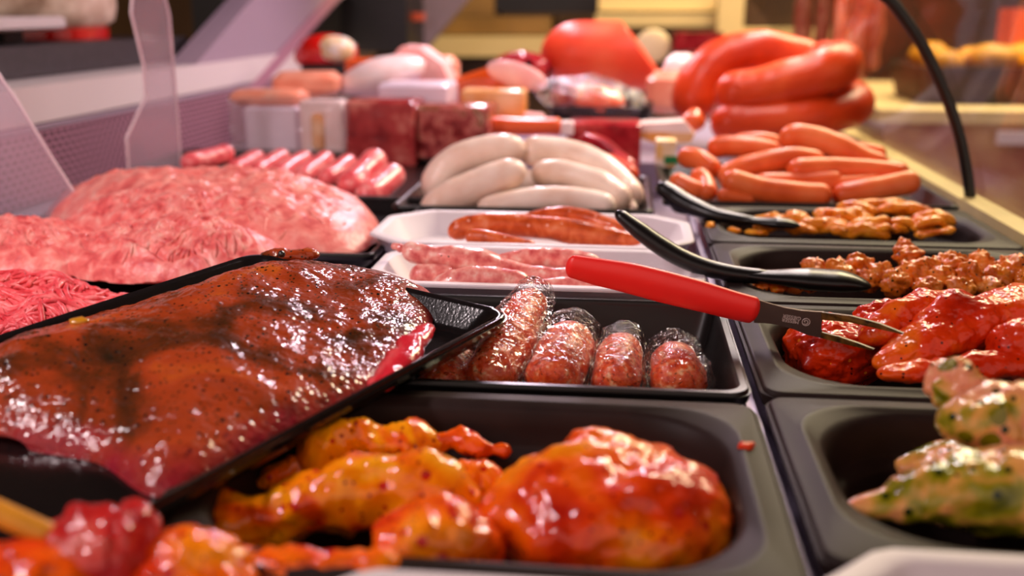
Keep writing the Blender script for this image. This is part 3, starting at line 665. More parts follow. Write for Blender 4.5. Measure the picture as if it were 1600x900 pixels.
# frankfurters
G = 'frankfurters heaped in the black tray'
fr = [([(1218, 222, 1.20), (1250, 214, 1.20), (1300, 226, 1.19), (1345, 248, 1.18), (1388, 264, 1.17)], 36, 'frankfurter on top of the heap, curving down to the right'),
      ([(1228, 270, 1.135), (1290, 266, 1.14), (1350, 268, 1.14), (1418, 276, 1.13)], 37, 'straight frankfurter lying level at the middle right of the heap'),
      ([(1122, 282, 1.15), (1170, 262, 1.155), (1225, 250, 1.16), (1290, 256, 1.165)], 35, 'frankfurter lying across the middle of the heap above the front one'),
      ([(1128, 278, 1.09), (1170, 292, 1.088), (1230, 302, 1.085), (1300, 306, 1.085)], 35, 'frankfurter along the front left edge of the heap'),
      ([(1437, 283, 1.105), (1395, 290, 1.10), (1350, 300, 1.095), (1300, 308, 1.10)], 35, 'frankfurter along the front right edge of the heap, tip up'),
      ([(1105, 234, 1.22), (1140, 228, 1.22), (1180, 232, 1.215), (1222, 242, 1.21)], 31, 'frankfurter at the upper left of the heap behind the middle ones'),
      ([(1145, 222, 1.26), (1180, 219, 1.26), (1222, 224, 1.255)], 22, 'frankfurter farthest back, mostly hidden behind the heap'),
      ([(1062, 244, 1.21), (1092, 250, 1.19), (1122, 274, 1.17)], 30, 'frankfurter at the left pointing toward the camera, upper one'),
      ([(1048, 278, 1.11), (1075, 292, 1.10), (1100, 302, 1.095)], 26, 'short frankfurter end lowest at the left tray corner'),
      ([(1082, 268, 1.13), (1100, 284, 1.12), (1108, 306, 1.085)], 25, 'frankfurter end at left standing out between its neighbours'),
      ([(1120, 304, 1.08), (1145, 308, 1.08), (1180, 310, 1.085)], 20, 'small frankfurter tip at the front left under the others'),
      ([(1250, 296, 1.12), (1310, 290, 1.12), (1380, 284, 1.125)], 26, 'frankfurter buried under the level one in the middle'),
      ([(1175, 288, 1.125), (1250, 288, 1.125), (1320, 284, 1.125)], 32, 'frankfurter lying low between the front ones and the level one'),
      ([(1325, 258, 1.20), (1375, 262, 1.195), (1420, 272, 1.18)], 28, 'frankfurter peeking out at the right behind the level one'),
      ([(1290, 238, 1.23), (1340, 236, 1.23), (1385, 244, 1.22)], 24, 'frankfurter at the right back, mostly hidden')]
for k, (pts, wp, lab) in enumerate(fr): sausage(lab, pts, wp * 1.1, M['cooked_sausage'], 'frankfurter', G, seed=40 + k, noise=((.001, 24),), n=36, sides=18)
# ring bologna
G = 'thick ring sausages piled at the back right'
sausage('thick orange ring sausage arching at the back of the pile', [(1090, 190, 1.66), (1088, 140, 1.68), (1120, 100, 1.70), (1180, 84, 1.71), (1245, 96, 1.71), (1290, 120, 1.70)], 72, M['bologna_skin'], 'ring_sausage', G, seed=60, n=60, sides=28)
sausage('thick orange ring sausage lying on top across the front of the pile', [(1116, 148, 1.58), (1180, 142, 1.575), (1250, 124, 1.57), (1300, 106, 1.58), (1312, 100, 1.63), (1270, 98, 1.70)], 70, M['bologna_skin'], 'ring_sausage', G, seed=61, n=60, sides=28)
sausage('thick orange ring sausage lying lowest, its end bending round right', [(1110, 192, 1.56), (1180, 192, 1.56), (1260, 184, 1.56), (1318, 172, 1.60), (1335, 158, 1.66), (1310, 148, 1.74)], 62, M['bologna_skin'], 'ring_sausage', G, seed=62, n=60, sides=28)

# sausages in clear film
def wrapped(label, pts, wpx, seed, taper, filmk=1.10, fin=None):
    P = px_path(pts); R = wpx / 2 * SZ(P.mean(0))
    t = thing('wrapped_sausage', label, 'sausage', (*P.mean(0)[:2], P[:, 2].min() - R), 'sausages wrapped in clear film')
    mk('meat', *tube(P, [R * k for k in taper], 50, 28, .95, .7, ((.0012, 60), (.0005, 220)), seed=seed), M['wrapped'], t)
    d0 = P[0] - P[1]; d0 /= np.linalg.norm(d0); d1 = P[-1] - P[-2]; d1 /= np.linalg.norm(d1)
    Q = np.r_[[P[0] + d0 * R * .25], P[1:-1], [P[-1] + d1 * R * .7]]
    V, Fc = tube(Q, [R * k * filmk for k in taper], 80, 48, .98, .6, (), seed=seed)
    c = V.mean(0); ax = (P[-1] - P[0]) / np.linalg.norm(P[-1] - P[0])
    dd = V - P.mean(0); al = dd @ ax; rad = dd - al[:, None] * ax; rl = np.linalg.norm(rad, axis=1)[:, None] + 1e-9
    wr = ridged(np.c_[V @ np.cross(ax, [0, 0, 1]) * 1.4, al * .35, V[:, 2]] + seed, 95, seed, 3) * .0011 + fbm(V, 60, seed) * .0010
    V = V + rad / rl * (wr + .0003)[:, None]
    mk('film', V, Fc, M['film'], t)
    if fin is not None:
        A = np.array([PY(x, y, Y) for x, y, Y in fin]); m = 14; rings = []
        a = smooth_path(A, 18); side = np.cross(np.gradient(a, axis=0), ray(*fin[0][:2])); side /= np.linalg.norm(side, axis=1)[:, None]
        W_ = np.linspace(0, R * .75, m); G_ = a[:, None, :] + side[:, None, :] * W_[None, :, None]
        sh = G_.reshape(-1, 3); sh = sh + (np.array([0, -1, .4]))[None] * (fbm(sh, 120, seed) * .0022)[:, None]
        n_ = len(a); ff = [(i * m + j, i * m + j + 1, (i + 1) * m + j + 1, (i + 1) * m + j) for i in range(n_ - 1) for j in range(m - 1)]
        mk('film_flap', sh, ff, M['film'], t)
wrapped('film-wrapped sausage leaning up over the tray rim beside the steak tray', [(752, 610, .545), (782, 560, .57), (808, 510, .60), (836, 462, .635)], 78, 1, [.95, 1.05, .9, .72], fin=[(848, 560, .575), (862, 510, .60), (858, 462, .63)])
wrapped('film-wrapped plump sausage in the middle of the tray, with tall rounded top', [(855, 618, .545), (868, 585, .562), (885, 545, .59), (896, 520, .61)], 90, 2, [1, 1.04, .98, .8], fin=[(905, 618, .55), (926, 560, .58), (932, 520, .61)])
wrapped('film-wrapped slim sausage, second from the right in the tray', [(958, 618, .55), (964, 585, .568), (970, 555, .59), (972, 535, .605)], 76, 3, [1, 1.02, .95, .82], fin=[(1000, 600, .555), (1004, 565, .58), (998, 525, .61)])
wrapped('film-wrapped sausage at the right end of the tray with loose clear peak', [(1062, 618, .555), (1058, 590, .572), (1053, 562, .592), (1050, 545, .605)], 88, 4, [1, .98, .85, .55], 1.2, fin=[(1104, 610, .56), (1102, 560, .585), (1075, 522, .615)])
wrapped('film-wrapped sausage lying dark in the shade below the tilted tray', [(672, 622, .545), (700, 590, .562), (735, 560, .585)], 74, 5, [1, 1, .8])

# ================================================================== orange marinated chicken, front tray
def piece(name, label, c, rad, mat, rz=0.0, noise=((.16, 1.1), (.05, 3.2)), seed=0, res=44, tilt=0.0, roll=0.0, cat='meat', group=None, sq=1.0):
    return tag(mk(name, *lump(c, rad, rz, noise, seed, res, tilt, roll, sq), mat), label, cat, group)
def fillet(name, label, pts, wpx, mat, taper, flat=.75, noise=((.0055, 26), (.0025, 70), (.0009, 170)), seed=0, group=None, n=60, sides=36, up=(0, 0, 1)):
    P = px_path(pts); R = wpx / 2 * SZ(P.mean(0))
    return tag(mk(name, *tube(P, [R * k for k in taper], n, sides, flat, 1.0, noise, seed=seed, up=up), mat), label, 'meat', group)
piece('chicken_piece', 'largest orange marinated chicken piece, rounded, at the right of the front tray', PY(948, 822, .402), (.0585, .050, .041), M['orange_red'], .1, ((.10, 1.0), (.05, 2.6), (.025, 7)), 5, 70)
fillet('chicken_piece', 'long yellow-orange marinated chicken piece slanting through the front tray', [(300, 850, .372), (420, 805, .385), (560, 772, .395), (670, 760, .40), (748, 800, .395)], 120, M['orange_meat'], [.85, 1.0, 1.0, 1.05, .9], .9, seed=6)
fillet('chicken_piece', 'bright orange marinated chicken piece at the back of the front tray', [(470, 735, .432), (520, 696, .44), (600, 686, .447), (690, 694, .452)], 84, M['orange_meat'], [.95, 1.05, 1.0, .95], .95, seed=7)
fillet('chicken_piece', 'red-orange chicken piece at the back middle beside the bright orange one', [(660, 700, .46), (730, 694, .463), (800, 706, .462)], 56, M['orange_red'], [.8, 1, .8], .9, seed=8)
fillet('chicken_piece', 'orange chicken piece tucked between the long and the largest piece', [(690, 750, .425), (745, 752, .428), (800, 770, .43)], 80, M['orange_red'], [.9, 1, .9], .8, seed=9)
piece('chicken_piece', 'small orange-brown chicken piece low in front between two large ones', PY(690, 862, .352), (.026, .022, .02), M['orange_red'], .4, seed=10)
fillet('chicken_piece', 'flat red-orange chicken piece along the bottom of the picture', [(345, 882, .322), (450, 888, .324), (560, 884, .326), (640, 888, .328)], 62, M['orange_red'], [.9, 1, 1.05, .9], .7, seed=11)
fillet('chicken_piece', 'dark red chicken piece shaded by the edge of the tilted tray', [(330, 790, .415), (430, 748, .43), (560, 735, .44)], 70, M['orange_red'], [.8, 1, .9], .7, seed=12)
tag(mk('marinade_drop', *lump(PZ(1166, 697, .001), (.0045, .003, .0022), .3, ((.2, 1.6),), 3, 10), M['orange_red']), 'orange drop of marinade with spice on the front tray rim', 'marinade')
# pieces at the lower left corner, close to the lens
piece('meat_piece', 'blurred pink-red raw meat piece at lower left close to the camera', PY(152, 858, .305), (.019, .018, .0135), M['blurred_red'], .3, ((.2, 1.3), (.06, 3)), 14)
piece('meat_piece', 'blurred pink-red raw meat knob at lower left touching the tray edge', PY(208, 838, .308), (.009, .012, .012), M['blurred_red'], .3, ((.2, 1.3),), 15)
piece('meat_piece', 'blurred orange meat piece at the bottom left corner', PY(30, 905, .29), (.026, .02, .014), M['orange_red'], .1, ((.2, 1.3), (.06, 3)), 16)
piece('meat_piece', 'blurred orange-pink meat piece at the bottom beside the red one', PY(290, 893, .305), (.024, .02, .013), M['orange_red'], -.2, ((.2, 1.3), (.06, 3)), 17)
tag(mk('wooden_skewer', *tube([PY(-90, 762, .30), PY(0, 802, .30), PY(80, 838, .30)], .0045, 20, 12, round_end=.3), M['bamboo']), 'yellow wooden stick reaching in from the lower left edge', 'skewer')

# ================================================================== red marinated steaks, right tray
fillet('marinated_steak', 'large red marinated steak folded across the right of its tray', [(1365, 572, .575), (1430, 545, .585), (1510, 512, .60), (1590, 500, .61), (1660, 505, .61), (1760, 520, .61)], 118, M['red_marinade'], [.50, .72, 1.02, 1.1, 1.05, .9], .78, ((.005, 26), (.0022, 70), (.0008, 200)), 21, n=90, sides=60)
fillet('marinated_steak', 'red marinated steak lying at the back, highest in its tray', [(1345, 535, .60), (1400, 500, .612), (1460, 475, .62), (1520, 470, .628)], 74, M['red_marinade'], [.6, .95, 1, .8], .8, ((.004, 34), (.0018, 90)), 22, n=70, sides=44)
piece('marinated_steak', 'red marinated steak lump at the left near the fork tips', PY(1300, 552, .632), (.034, .026, .024), M['red_marinade'], .2, ((.16, 1.2), (.06, 3.5), (.02, 9)), 23, 60)
fillet('marinated_steak', 'flat red marinated steak low along the front tray wall', [(1370, 585, .555), (1450, 578, .558), (1540, 572, .56), (1640, 570, .56), (1740, 566, .57)], 50, M['red_marinade'], [.7, 1, 1, 1, .8], .7, ((.003, 40), (.001, 120)), 24)
piece('marinated_steak', 'small dark red marinated piece at the right edge of the tray', PY(1600, 545, .57), (.02, .018, .018), M['red_marinade'], .2, ((.16, 1.2), (.06, 3.5)), 25)
piece('marinated_steak', 'small red marinated piece peeking out behind the fork', PY(1375, 505, .648), (.02, .014, .014), M['red_marinade'], .3, ((.2, 1.4), (.06, 4)), 26)

# ================================================================== herb chicken, lower right tray
fillet('chicken_breast', 'herb-coated chicken breast in front, its pointed tip to the left', [(1318, 793, .396), (1400, 786, .397), (1500, 772, .40), (1620, 762, .40), (1720, 766, .40), (1840, 775, .405)], 172, M['herb_meat'], [.22, .62, .95, 1.1, 1.0, .8], .8, ((.004, 28), (.0016, 90)), 31, n=80, sides=48)
fillet('chicken_breast', 'herb-coated chicken breast lying on top behind the pointed one', [(1462, 668, .433), (1510, 658, .435), (1580, 664, .438), (1660, 676, .44), (1760, 694, .44)], 146, M['herb_meat'], [.7, .95, 1.05, 1, .8], .85, ((.005, 34), (.002, 90)), 32, n=70, sides=48)
piece('chicken_piece', 'herb-coated chicken knob at the top left of the upper breast', PY(1492, 605, .455), (.014, .012, .012), M['herb_meat'], .2, ((.2, 1.4), (.06, 4)), 33)

piece('chicken_breast', 'green herb-covered chicken piece mostly hidden under the upper breast', PY(1590, 752, .455), (.058, .026, .024), M['herb_meat'], .05, ((.12, 1.3), (.05, 4)), 34)

# ================================================================== chunks and strips
ORD = 'first second third fourth fifth sixth seventh eighth ninth tenth eleventh twelfth thirteenth fourteenth fifteenth sixteenth seventeenth eighteenth'.split()
def ranks(pts, split, names):
    """row of each piece by its height, and its place from the left within that row"""
    row = [next(i for i, v in enumerate(split + [1e9]) if y < v) for _, y in pts]; out = []
    for k, (x, y) in enumerate(pts):
        r = sorted(j for j in range(len(pts)) if row[j] == row[k]); r.sort(key=lambda j: pts[j][0])
        out.append((ORD[r.index(k)], names[row[k]]))
    return out
rg = np.random.default_rng(3)
chunks = [(1272, 420, 18), (1310, 428, 24), (1340, 418, 24), (1375, 430, 22), (1400, 442, 22), (1418, 400, 22), (1428, 432, 26), (1445, 420, 22), (1468, 435, 24), (1490, 418, 24), (1478, 410, 18), (1515, 436, 24), (1535, 418, 22), (1532, 408, 18), (1560, 436, 24),
          (1588, 424, 24), (1600, 440, 22), (1355, 440, 20), (1300, 440, 18), (1450, 448, 20), (1500, 450, 20), (1550, 450, 20), (1625, 432, 26), (1412, 386, 14), (1570, 415, 16)]
crank = ranks([c_[:2] for c_ in chunks], [412, 425, 437], ['top', 'upper', 'middle', 'front'])
for k, (x, y, r_) in enumerate(chunks):
    Y = .80 - (y - 425) * .0013 + rg.uniform(-.006, .006); P = PY(x, y, Y); s_ = r_ * SZ(P)
    piece('meat_chunk', 'spiced orange-brown meat chunk, %s from left in the %s layer of its heap' % crank[k], P, (s_ * rg.uniform(.9, 1.25), s_ * .95, s_ * rg.uniform(.75, .95)), M['spiced_chunk'], rg.uniform(0, 3), ((.24, 1.5), (.16, 3.6), (.06, 8)), 100 + k, 22, group='spiced meat chunks heaped in their tray')
for k, (x, y) in enumerate([(1190, 447), (1215, 449), (1240, 450), (1265, 449)]):
    P = PY(x, y, .745); s_ = 15 * SZ(P)
    piece('meat_crumb', 'small orange meat scrap under the near spoon, %s from left' % ORD[k], P, (s_ * 1.2, s_, s_ * .6), M['spiced_chunk'], rg.uniform(0, 3), ((.25, 1.4), (.1, 3)), 140 + k, 12, group='meat scraps under the spoon')
strips = []
for k in range(46):
    u = rg.uniform(0, 1); x = 1205 + 270 * u; top = 348 - 34 * math.exp(-((x - 1395) / 60) ** 2) - 18 * math.exp(-((x - 1265) / 50) ** 2) - 8 * math.exp(-((x - 1330) / 40) ** 2)
    y = rg.uniform(top, 366); strips.append((x, y))
srank = ranks(strips, [336, 346, 353, 360], ['top', 'upper', 'middle', 'lower', 'front'])
for k, (x, y) in enumerate(strips):
    Y = .99 - (y - 345) * .0018 + rg.uniform(-.008, .008); P = PY(x, y + 2, Y); s_ = 10.5 * SZ(P)
    a = rg.uniform(-.9, .9); L_ = rg.uniform(.013, .026); d_ = np.array([math.cos(a), math.sin(a) * .6, rg.uniform(-.25, .25)])
    q = [P - d_ * L_, P + [0, 0, rg.uniform(0, .006)], P + d_ * L_]
    tag(mk('meat_strip', *tube(q, [s_ * .8, s_ * rg.uniform(1, 1.3), s_ * .8], 14, 12, rg.uniform(.6, .9), 1, ((.0022, 70),), seed=200 + k), M['gyros']), 'orange marinated meat strip, %s from left in the %s layer of the far tray heap' % srank[k], 'meat', 'orange meat strips in the far tray')
for k, (x, y) in enumerate([(1148, 360), (1175, 363), (1190, 364), (1110, 352)]):
    P = PY(x, y, .945); s_ = 8 * SZ(P)
    piece('meat_crumb', 'tiny orange meat scrap at far tray left end, %s from left' % ['second', 'third', 'rightmost', 'first'][k], P, (s_ * 1.5, s_, s_ * .6), M['gyros'], rg.uniform(0, 3), ((.25, 1.4),), 250 + k, 10, group='meat scraps in the far tray')

# ================================================================== fork with the red handle
FY = .60
fork = thing('serving_fork', 'two-pronged steel meat fork with red plastic handle stuck in red steaks', 'fork', PY(1185, 487, FY) - [0, 0, .02])
hp = [(884, 414), (930, 424), (985, 435), (1040, 449), (1095, 463), (1145, 477), (1186, 487)]
hw = [38, 47, 53, 55, 53, 49, 46]
hP = np.array([PY(x, y, FY) for x, y in hp]); sc_ = SZ(hP[3])
vup = np.array([.0, -.25, 1.0]); vup /= np.linalg.norm(vup)
mk('handle', *tube(hP, [w_ / 2 * sc_ * .60 for w_ in hw], 70, 28, 1 / .60, .75, (), up=vup), M['red_plastic'], fork)
def flatpoly(px, Y0, thick, dY=0.0, x0=1183):
    P = np.array([PY(x, y, Y0 + dY * (x - x0)) for x, y in px]); n = np.cross(P[1] - P[0], P[-1] - P[0]); n /= np.linalg.norm(n)
    return P, n, loft([P - n * thick / 2, P + n * thick / 2])
bl = [(1178, 466), (1200, 473), (1225, 480), (1250, 484.5), (1275, 486.5), (1287, 487), (1290, 489), (1286, 497), (1283.5, 504), (1283, 512), (1285, 520), (1283, 525), (1276, 526), (1262, 523), (1240, 514), (1215, 507), (1195, 504.5), (1178, 504)]
P, nb, vf = flatpoly(bl, FY, .0016)
mk('blade', *vf, M['fork_steel'], fork, smooth=False)
for q, nm in (([(1284, 487.5), (1330, 493), (1375, 505), (1412, 520), (1411, 522), (1372, 513), (1328, 503), (1284, 499)], 0), ([(1281, 518), (1310, 525), (1340, 535), (1366, 545), (1365, 547), (1336, 541), (1306, 533.5), (1278, 526)], 1)):
    P, n_, vf = flatpoly(q, FY, .0018, -.00022, 1283); mk('prong', *vf, M['tine_steel'], fork, smooth=False)
# stamped maker's words, upside down as in the photograph
ex = PY(1262, 497.5, FY) - PY(1222, 490.5, FY); ex /= np.linalg.norm(ex)
fn = nb if nb @ (np.array([0, 0, H]) - PY(1240, 495, FY)) > 0 else -nb
xa = -ex; ya = np.cross(fn, xa); ya /= np.linalg.norm(ya)
R3 = Matrix(np.stack([xa, ya, fn], 1).tolist())
def stamp(txt, px, py, size, nm='stamped_word'):
    cu = bpy.data.curves.new(nm, 'FONT'); cu.body = txt; cu.size = size; cu.align_x = 'CENTER'; cu.align_y = 'CENTER'; cu.extrude = .00005
    cu.materials.append(M['print_grey'])
    o = bpy.data.objects.new(nm, cu); COL.objects.link(o); o.parent = fork
    p = PY(px, py, FY) + fn * .00095 - np.array(fork.location)
    bpy.context.view_layer.update()
    me = bpy.data.meshes.new_from_object(o); bpy.data.objects.remove(o)
    o = bpy.data.objects.new(nm, me); COL.objects.link(o); o.parent = fork
    o.matrix_local = Matrix.Translation(p.tolist()) @ R3.to_4x4(); return o
stamp('MESSER', 1234.5, 500.5, .0032); stamp('GIESSER', 1237, 495, .0032)
lg = PY(1259, 502.5, FY) + fn * .00095
a = np.linspace(0, 2 * math.pi, 25)
mk('stamped_emblem', *tube([lg + (xa * math.cos(t_) + ya * math.sin(t_)) * .0023 for t_ in a], .00022, 48, 6, up=fn), M['print_grey'], fork)
stamp('G', 1259, 502.5, .0042, 'emblem_letter')

# ================================================================== black serving spoons
def spoon(label, pts, widths, bowl, bw, flat=.8):
    P = px_path(pts); t = thing('serving_spoon', label, 'spoon', P[-1] - [0, 0, .01])
    mk('handle', *tube(P, [w_ / 2 * SZ(p) for w_, p in zip(widths, P)], 70, 18, flat, .8, ()), M['black_gloss'], t)
    B = px_path(bowl); mk('bowl', *tube(B, [w_ / 2 * SZ(p) for w_, p in zip(bw, B)], 40, 26, .5, 1.1, ()), M['black_gloss'], t)
    return t
spoon('near black plastic spoon, handle rising over white foam tray', [(962, 330, .775), (985, 349, .77), (1025, 379, .762), (1065, 403, .755), (1110, 420, .748), (1165, 430, .742), (1240, 434, .736)], [22, 34, 37, 36, 34, 30, 14], [(1120, 423, .747), (1185, 431, .740), (1235, 434, .737), (1280, 437, .734), (1320, 440, .730), (1362, 448, .726)], [20, 30, 46, 66, 66, 40])
spoon('far black plastic spoon, its handle crossing the strip tray corner', [(1028, 287, 1.01), (1050, 303, 1.0), (1080, 321, .985), (1120, 336, .968), (1170, 344, .957), (1205, 347, .952)], [30, 36, 34, 26, 20, 10], [(1150, 341, .960), (1195, 347, .953), (1225, 349, .948), (1250, 353, .944)], [16, 24, 34, 26])

# ================================================================== packs and cut meats at the back
def pbox(name, label, cat, x0, y0, x1, y1, Y, dep, mat, rz=0.0, parts=(), bevel=.006, group=None, tiltx=0.0):
    """a block seen between two pixel corners at depth Y"""
    a = PY(x0, y1, Y); b = PY(x1, y1, Y); c = PY((x0 + x1) / 2, y0, Y)
    wd = b[0] - a[0]; h_ = c[2] - a[2]; cx = (a[0] + b[0]) / 2
    rings = [np.c_[rrect(wd - 2 * i_, dep - 2 * i_, bevel, 4, 2), np.full(4 * 4 + 4, z_)] for i_, z_ in ((bevel * .7, 0), (0, bevel * .7), (0, h_ - bevel * .7), (bevel * .7, h_))]
    V, Fc = loft(rings); V, Fc = place((V, Fc), (cx, Y + dep / 2, a[2]), rz)
    if parts or True:
        o = mk(name, V, Fc, mat, sharp=40); return tag(o, label, cat, group)
pbox('aspic_block', 'tall dark red block of meat in aspic beside the clear plastic box', 'aspic', 541, 158, 648, 262, 1.42, .09, M['aspic_red'])
pbox('aspic_block', 'mottled block of meat in aspic behind the white sausages', 'aspic', 650, 166, 764, 250, 1.44, .10, M['aspic'])
# clear plastic box
b0 = PY(362, 238, 1.46); t_ = thing('clear_box', 'clear plastic box with pale content behind the raw sausages', 'container', PY(450, 245, 1.46))
mk('box_wall', *loft([np.array([PY(x, y, 1.42) for x, y in [(362, 240), (540, 240), (548, 148), (356, 158)]]), np.array([PY(x, y, 1.56) for x, y in [(362, 226), (540, 226), (548, 146), (356, 152)]])]), M['film_soft'], t_, smooth=False)
def inbox(nm, x0, y0, x1, y1, Y, mat):
    a, b_ = PY(x0, y1, Y), PY(x1, y0, Y); mk(nm, *loft([np.c_[rrect(b_[0] - a[0] - 2 * i_, .04 - 2 * i_, .006, 4, 2) + [(a[0] + b_[0]) / 2, Y + .02], np.full(20, z_)] for i_, z_ in ((.004, a[2]), (0, a[2] + .004), (0, b_[2] - .004), (.004, b_[2]))]), mat, t_, sharp=40)
inbox('grey_slices', 384, 168, 462, 240, 1.48, M['lavender_pack'])
inbox('pale_slices', 470, 158, 534, 240, 1.47, M['pale_cut'])
inbox('amber_slice', 486, 178, 504, 236, 1.462, M['amber'])
pbox('sliced_pack', 'flat orange-pink pack lying on the clear plastic box', 'pack', 420, 114, 522, 152, 1.58, .08, M['salmon_pack'], rz=.12, bevel=.016)
pbox('sliced_pack', 'low salmon-coloured pack at the foot of the grey support', 'pack', 355, 142, 470, 166, 1.50, .06, M['salmon_pack'], rz=-.1, bevel=.012)
pbox('sliced_pack', 'flat lavender-white pack above the aspic blocks', 'pack', 590, 132, 700, 166, 1.52, .10, M['lavender_pack'])
tag(mk('cut_sausage', *lump(PY(598, 118, 1.66), (.075, .05, .030), .2, ((.06, 1.2),), 8, 24, tilt=-.22), M['pale_cut']), 'pale crescent-shaped cut sausage below the red wrapped ham', 'sausage')
wd_ = [PY(x, y, 1.72) for x, y in [(596, 132), (705, 134), (690, 100), (655, 74), (628, 72), (600, 100)]]
tag(mk('sausage_wedge', *loft([np.array(wd_), np.array(wd_) + [0, .08, 0]]), M['pink_cut'], smooth=False), 'pink wedge of cut sausage beside the pale crescent piece', 'sausage')
rt = thing('wrapped_ham', 'round ham in shiny red wrapper at the top left of the pile', 'ham', PY(512, 108, 1.95))
mk('ham', *lump(PY(510, 84, 1.95), (.062, .05, .038), .1, ((.06, 1.4),), 9, 22), M['red_wrap'], rt)
mk('paper_label', *lump(PY(524, 76, 1.925), (.038, .03, .026), .1, ((.08, 1.4),), 10, 16), M['label_white'], rt)
pbox('dark_pack', 'dark pack under the red wrapped ham', 'pack', 470, 100, 560, 120, 1.9, .08, M['black'])
pbox('red_pack', 'bright red-orange pack wedged between ham and pink wedge', 'pack', 538, 92, 604, 118, 1.80, .05, M['orange_skin'])
pbox('pink_pack', 'salmon pack standing behind the pink wedge', 'pack', 640, 88, 715, 134, 1.95, .05, M['salmon_pack'], rz=.2, bevel=.02)
# cut sausage with the pink oval face
cs = thing('cut_sausage', 'orange-skinned sausage with slanting pink cut face', 'sausage', PY(780, 150, 1.66))
a0, a1 = PY(718, 146, 1.72), PY(810, 118, 1.62)
mk('skin', *tube([a0, (a0 + a1) / 2, a1], .036, 30, 24, .75, .5), M['orange_skin'], cs)
mk('cut_face', *lump(PY(808, 118, 1.60), (.050, .008, .020), .15, ((.02, 1),), 2, 16, tilt=.30), M['pink_cut'], cs)
tag(mk('cut_sausage', *tube([PY(770, 104, 1.80), PY(830, 108, 1.80), PY(862, 118, 1.80)], [.022, .03, .026], 20, 18), M['dark_ham']), 'dull red sausage lying behind the pink cut face', 'sausage')
# big half bologna
bb = thing('bologna_half', 'large orange half sausage with slanting end on top of the pile', 'sausage', PY(930, 124, 1.85))
p0, p1 = PY(862, 84, 1.85), PY(992, 92, 1.85)
V, Fc = tube([p0 - [.02, 0, 0], (p0 + p1) / 2 + [0, 0, .003], p1 + [.09, 0, 0]], [.058, .063, .060], 60, 36, .96, 1.1)
# slice the right end off along a slanting plane by pressing vertices onto it
pc, pn = PY(1006, 82, 1.85), np.array([.80, -.05, .62]); pn /= np.linalg.norm(pn)
dd = (V - pc) @ pn; ax = np.array([1.0, 0, 0]); V = V - np.where(dd > 0, dd / (ax @ pn), 0)[:, None] * ax
mk('skin', V, Fc, meat('bologna_big', [(.3, S(206, 58, 30)), (.5, S(222, 76, 44)), (.7, S(234, 104, 66))], 10, 2, .4, .0, (), .1, spec=.5), bb, sharp=50)
mk('paper_label', *box(PY(958, 46, 1.84), (.05, .04, .004), .1), M['label_white'], bb, smooth=False)
mk('green_print', *box(PY(966, 45, 1.83), (.016, .02, .006), .1), M['label_green'], bb, smooth=False)
# filmed black tray with meat
kt = thing('filmed_tray', 'small black tray of dark meat under clear film below the large half sausage', 'tray', PY(940, 190, 1.58))
tp = PY(938, 178, 1.58); tw = 165 * SZ(tp)
mk('tray_base', *place(pan(tw, .12, [(0, .015, -.003), (0, .015, 0), (.004, .015, 0), (.008, .018, -.024), (.014, .016, -.027)]), tp + [0, .05, .012]), M['black_gloss'], kt, sharp=50)
mk('dark_meat', *lump(PY(888, 152, 1.60), (.026, .03, .026), 0, ((.15, 1.5),), 3, 16), M['aspic'], kt)
mk('red_meat', *lump(PY(928, 158, 1.60), (.05, .03, .026), 0, ((.08, 1.5),), 4, 16, tilt=.2), M['orange_skin'], kt)
mk('film', *lump(PY(930, 156, 1.60), (.088, .045, .036), 0, ((.12, 1.8), (.05, 4)), 6, 30, tilt=.15), M['film'], kt)
tag(mk('bar_sausage', *tube([PY(765, 196, 1.50), PY(820, 198, 1.50), PY(878, 198, 1.50)], .0135, 24, 16, 1, .4), M['orange_skin']), 'short orange bar sausage in front of the filmed tray', 'sausage')
tag(mk('bar_sausage', *tube([PY(762, 186, 1.55), PY(810, 184, 1.55), PY(852, 187, 1.55)], .010, 24, 14, 1, .5), M['pink_cut']), 'pale pink bar sausage just behind the short orange one', 'sausage')
pbox('ham_block', 'dark red ham block with dark spots in the middle of the back pile', 'ham', 884, 192, 1000, 262, 1.42, .07, M['dark_ham'])
pbox('fat_piece', 'small white rectangular fat piece at left of the dark red block', 'meat', 876, 190, 896, 212, 1.41, .02, M['pale_cut'], bevel=.003)
o = tag(mk('red_sausage', *tube([PY(905, 222, 1.36), PY(938, 232, 1.34), PY(962, 252, 1.31), PY(990, 272, 1.28)], .016, 24, 16), M['dark_ham']), 'dull red sausage curving down behind the white pile', 'sausage')
o = tag(mk('red_sausage', *tube([PY(935, 250, 1.30), PY(965, 262, 1.28), PY(992, 280, 1.25)], .013, 24, 16), M['bologna_skin']), 'red sausage end peeking out at right of the white pile', 'sausage')
ch = thing('cheese_piece', 'orange piece with pale top lying left of the ring sausages', 'cheese', PY(1035, 226, 1.44))
def ppoly(px, Y, dep): P = np.array([PY(x, y, Y) for x, y in px]); return loft([P, P + [0, dep, 0]])
mk('orange_rind', *ppoly([(996, 214), (1030, 226), (1080, 222), (1086, 208), (998, 206)], 1.44, .05), M['amber'], ch, smooth=False)
mk('pale_face', *ppoly([(995, 206), (1084, 208), (1070, 190), (998, 194)], 1.441, .05), M['pale_cut'], ch, smooth=False)
pk = thing('small_pack', 'small white and green pack at the left of the frankfurters', 'pack', PY(1045, 256, 1.34))
mk('white_wrapper', *place(box((0, 0, 0), (.026, .04, .034)), PY(1040, 238, 1.34)), M['label_white'], pk, smooth=False)
mk('green_print', *place(box((0, 0, 0), (.02, .002, .010)), PY(1050, 250, 1.318)), M['label_green'], pk, smooth=False)
pbox('pink_pack', 'pink meat pack between the half sausage and the ring sausages', 'pack', 1010, 112, 1080, 180, 1.68, .06, M['salmon_pack'], rz=-.2, bevel=.02)
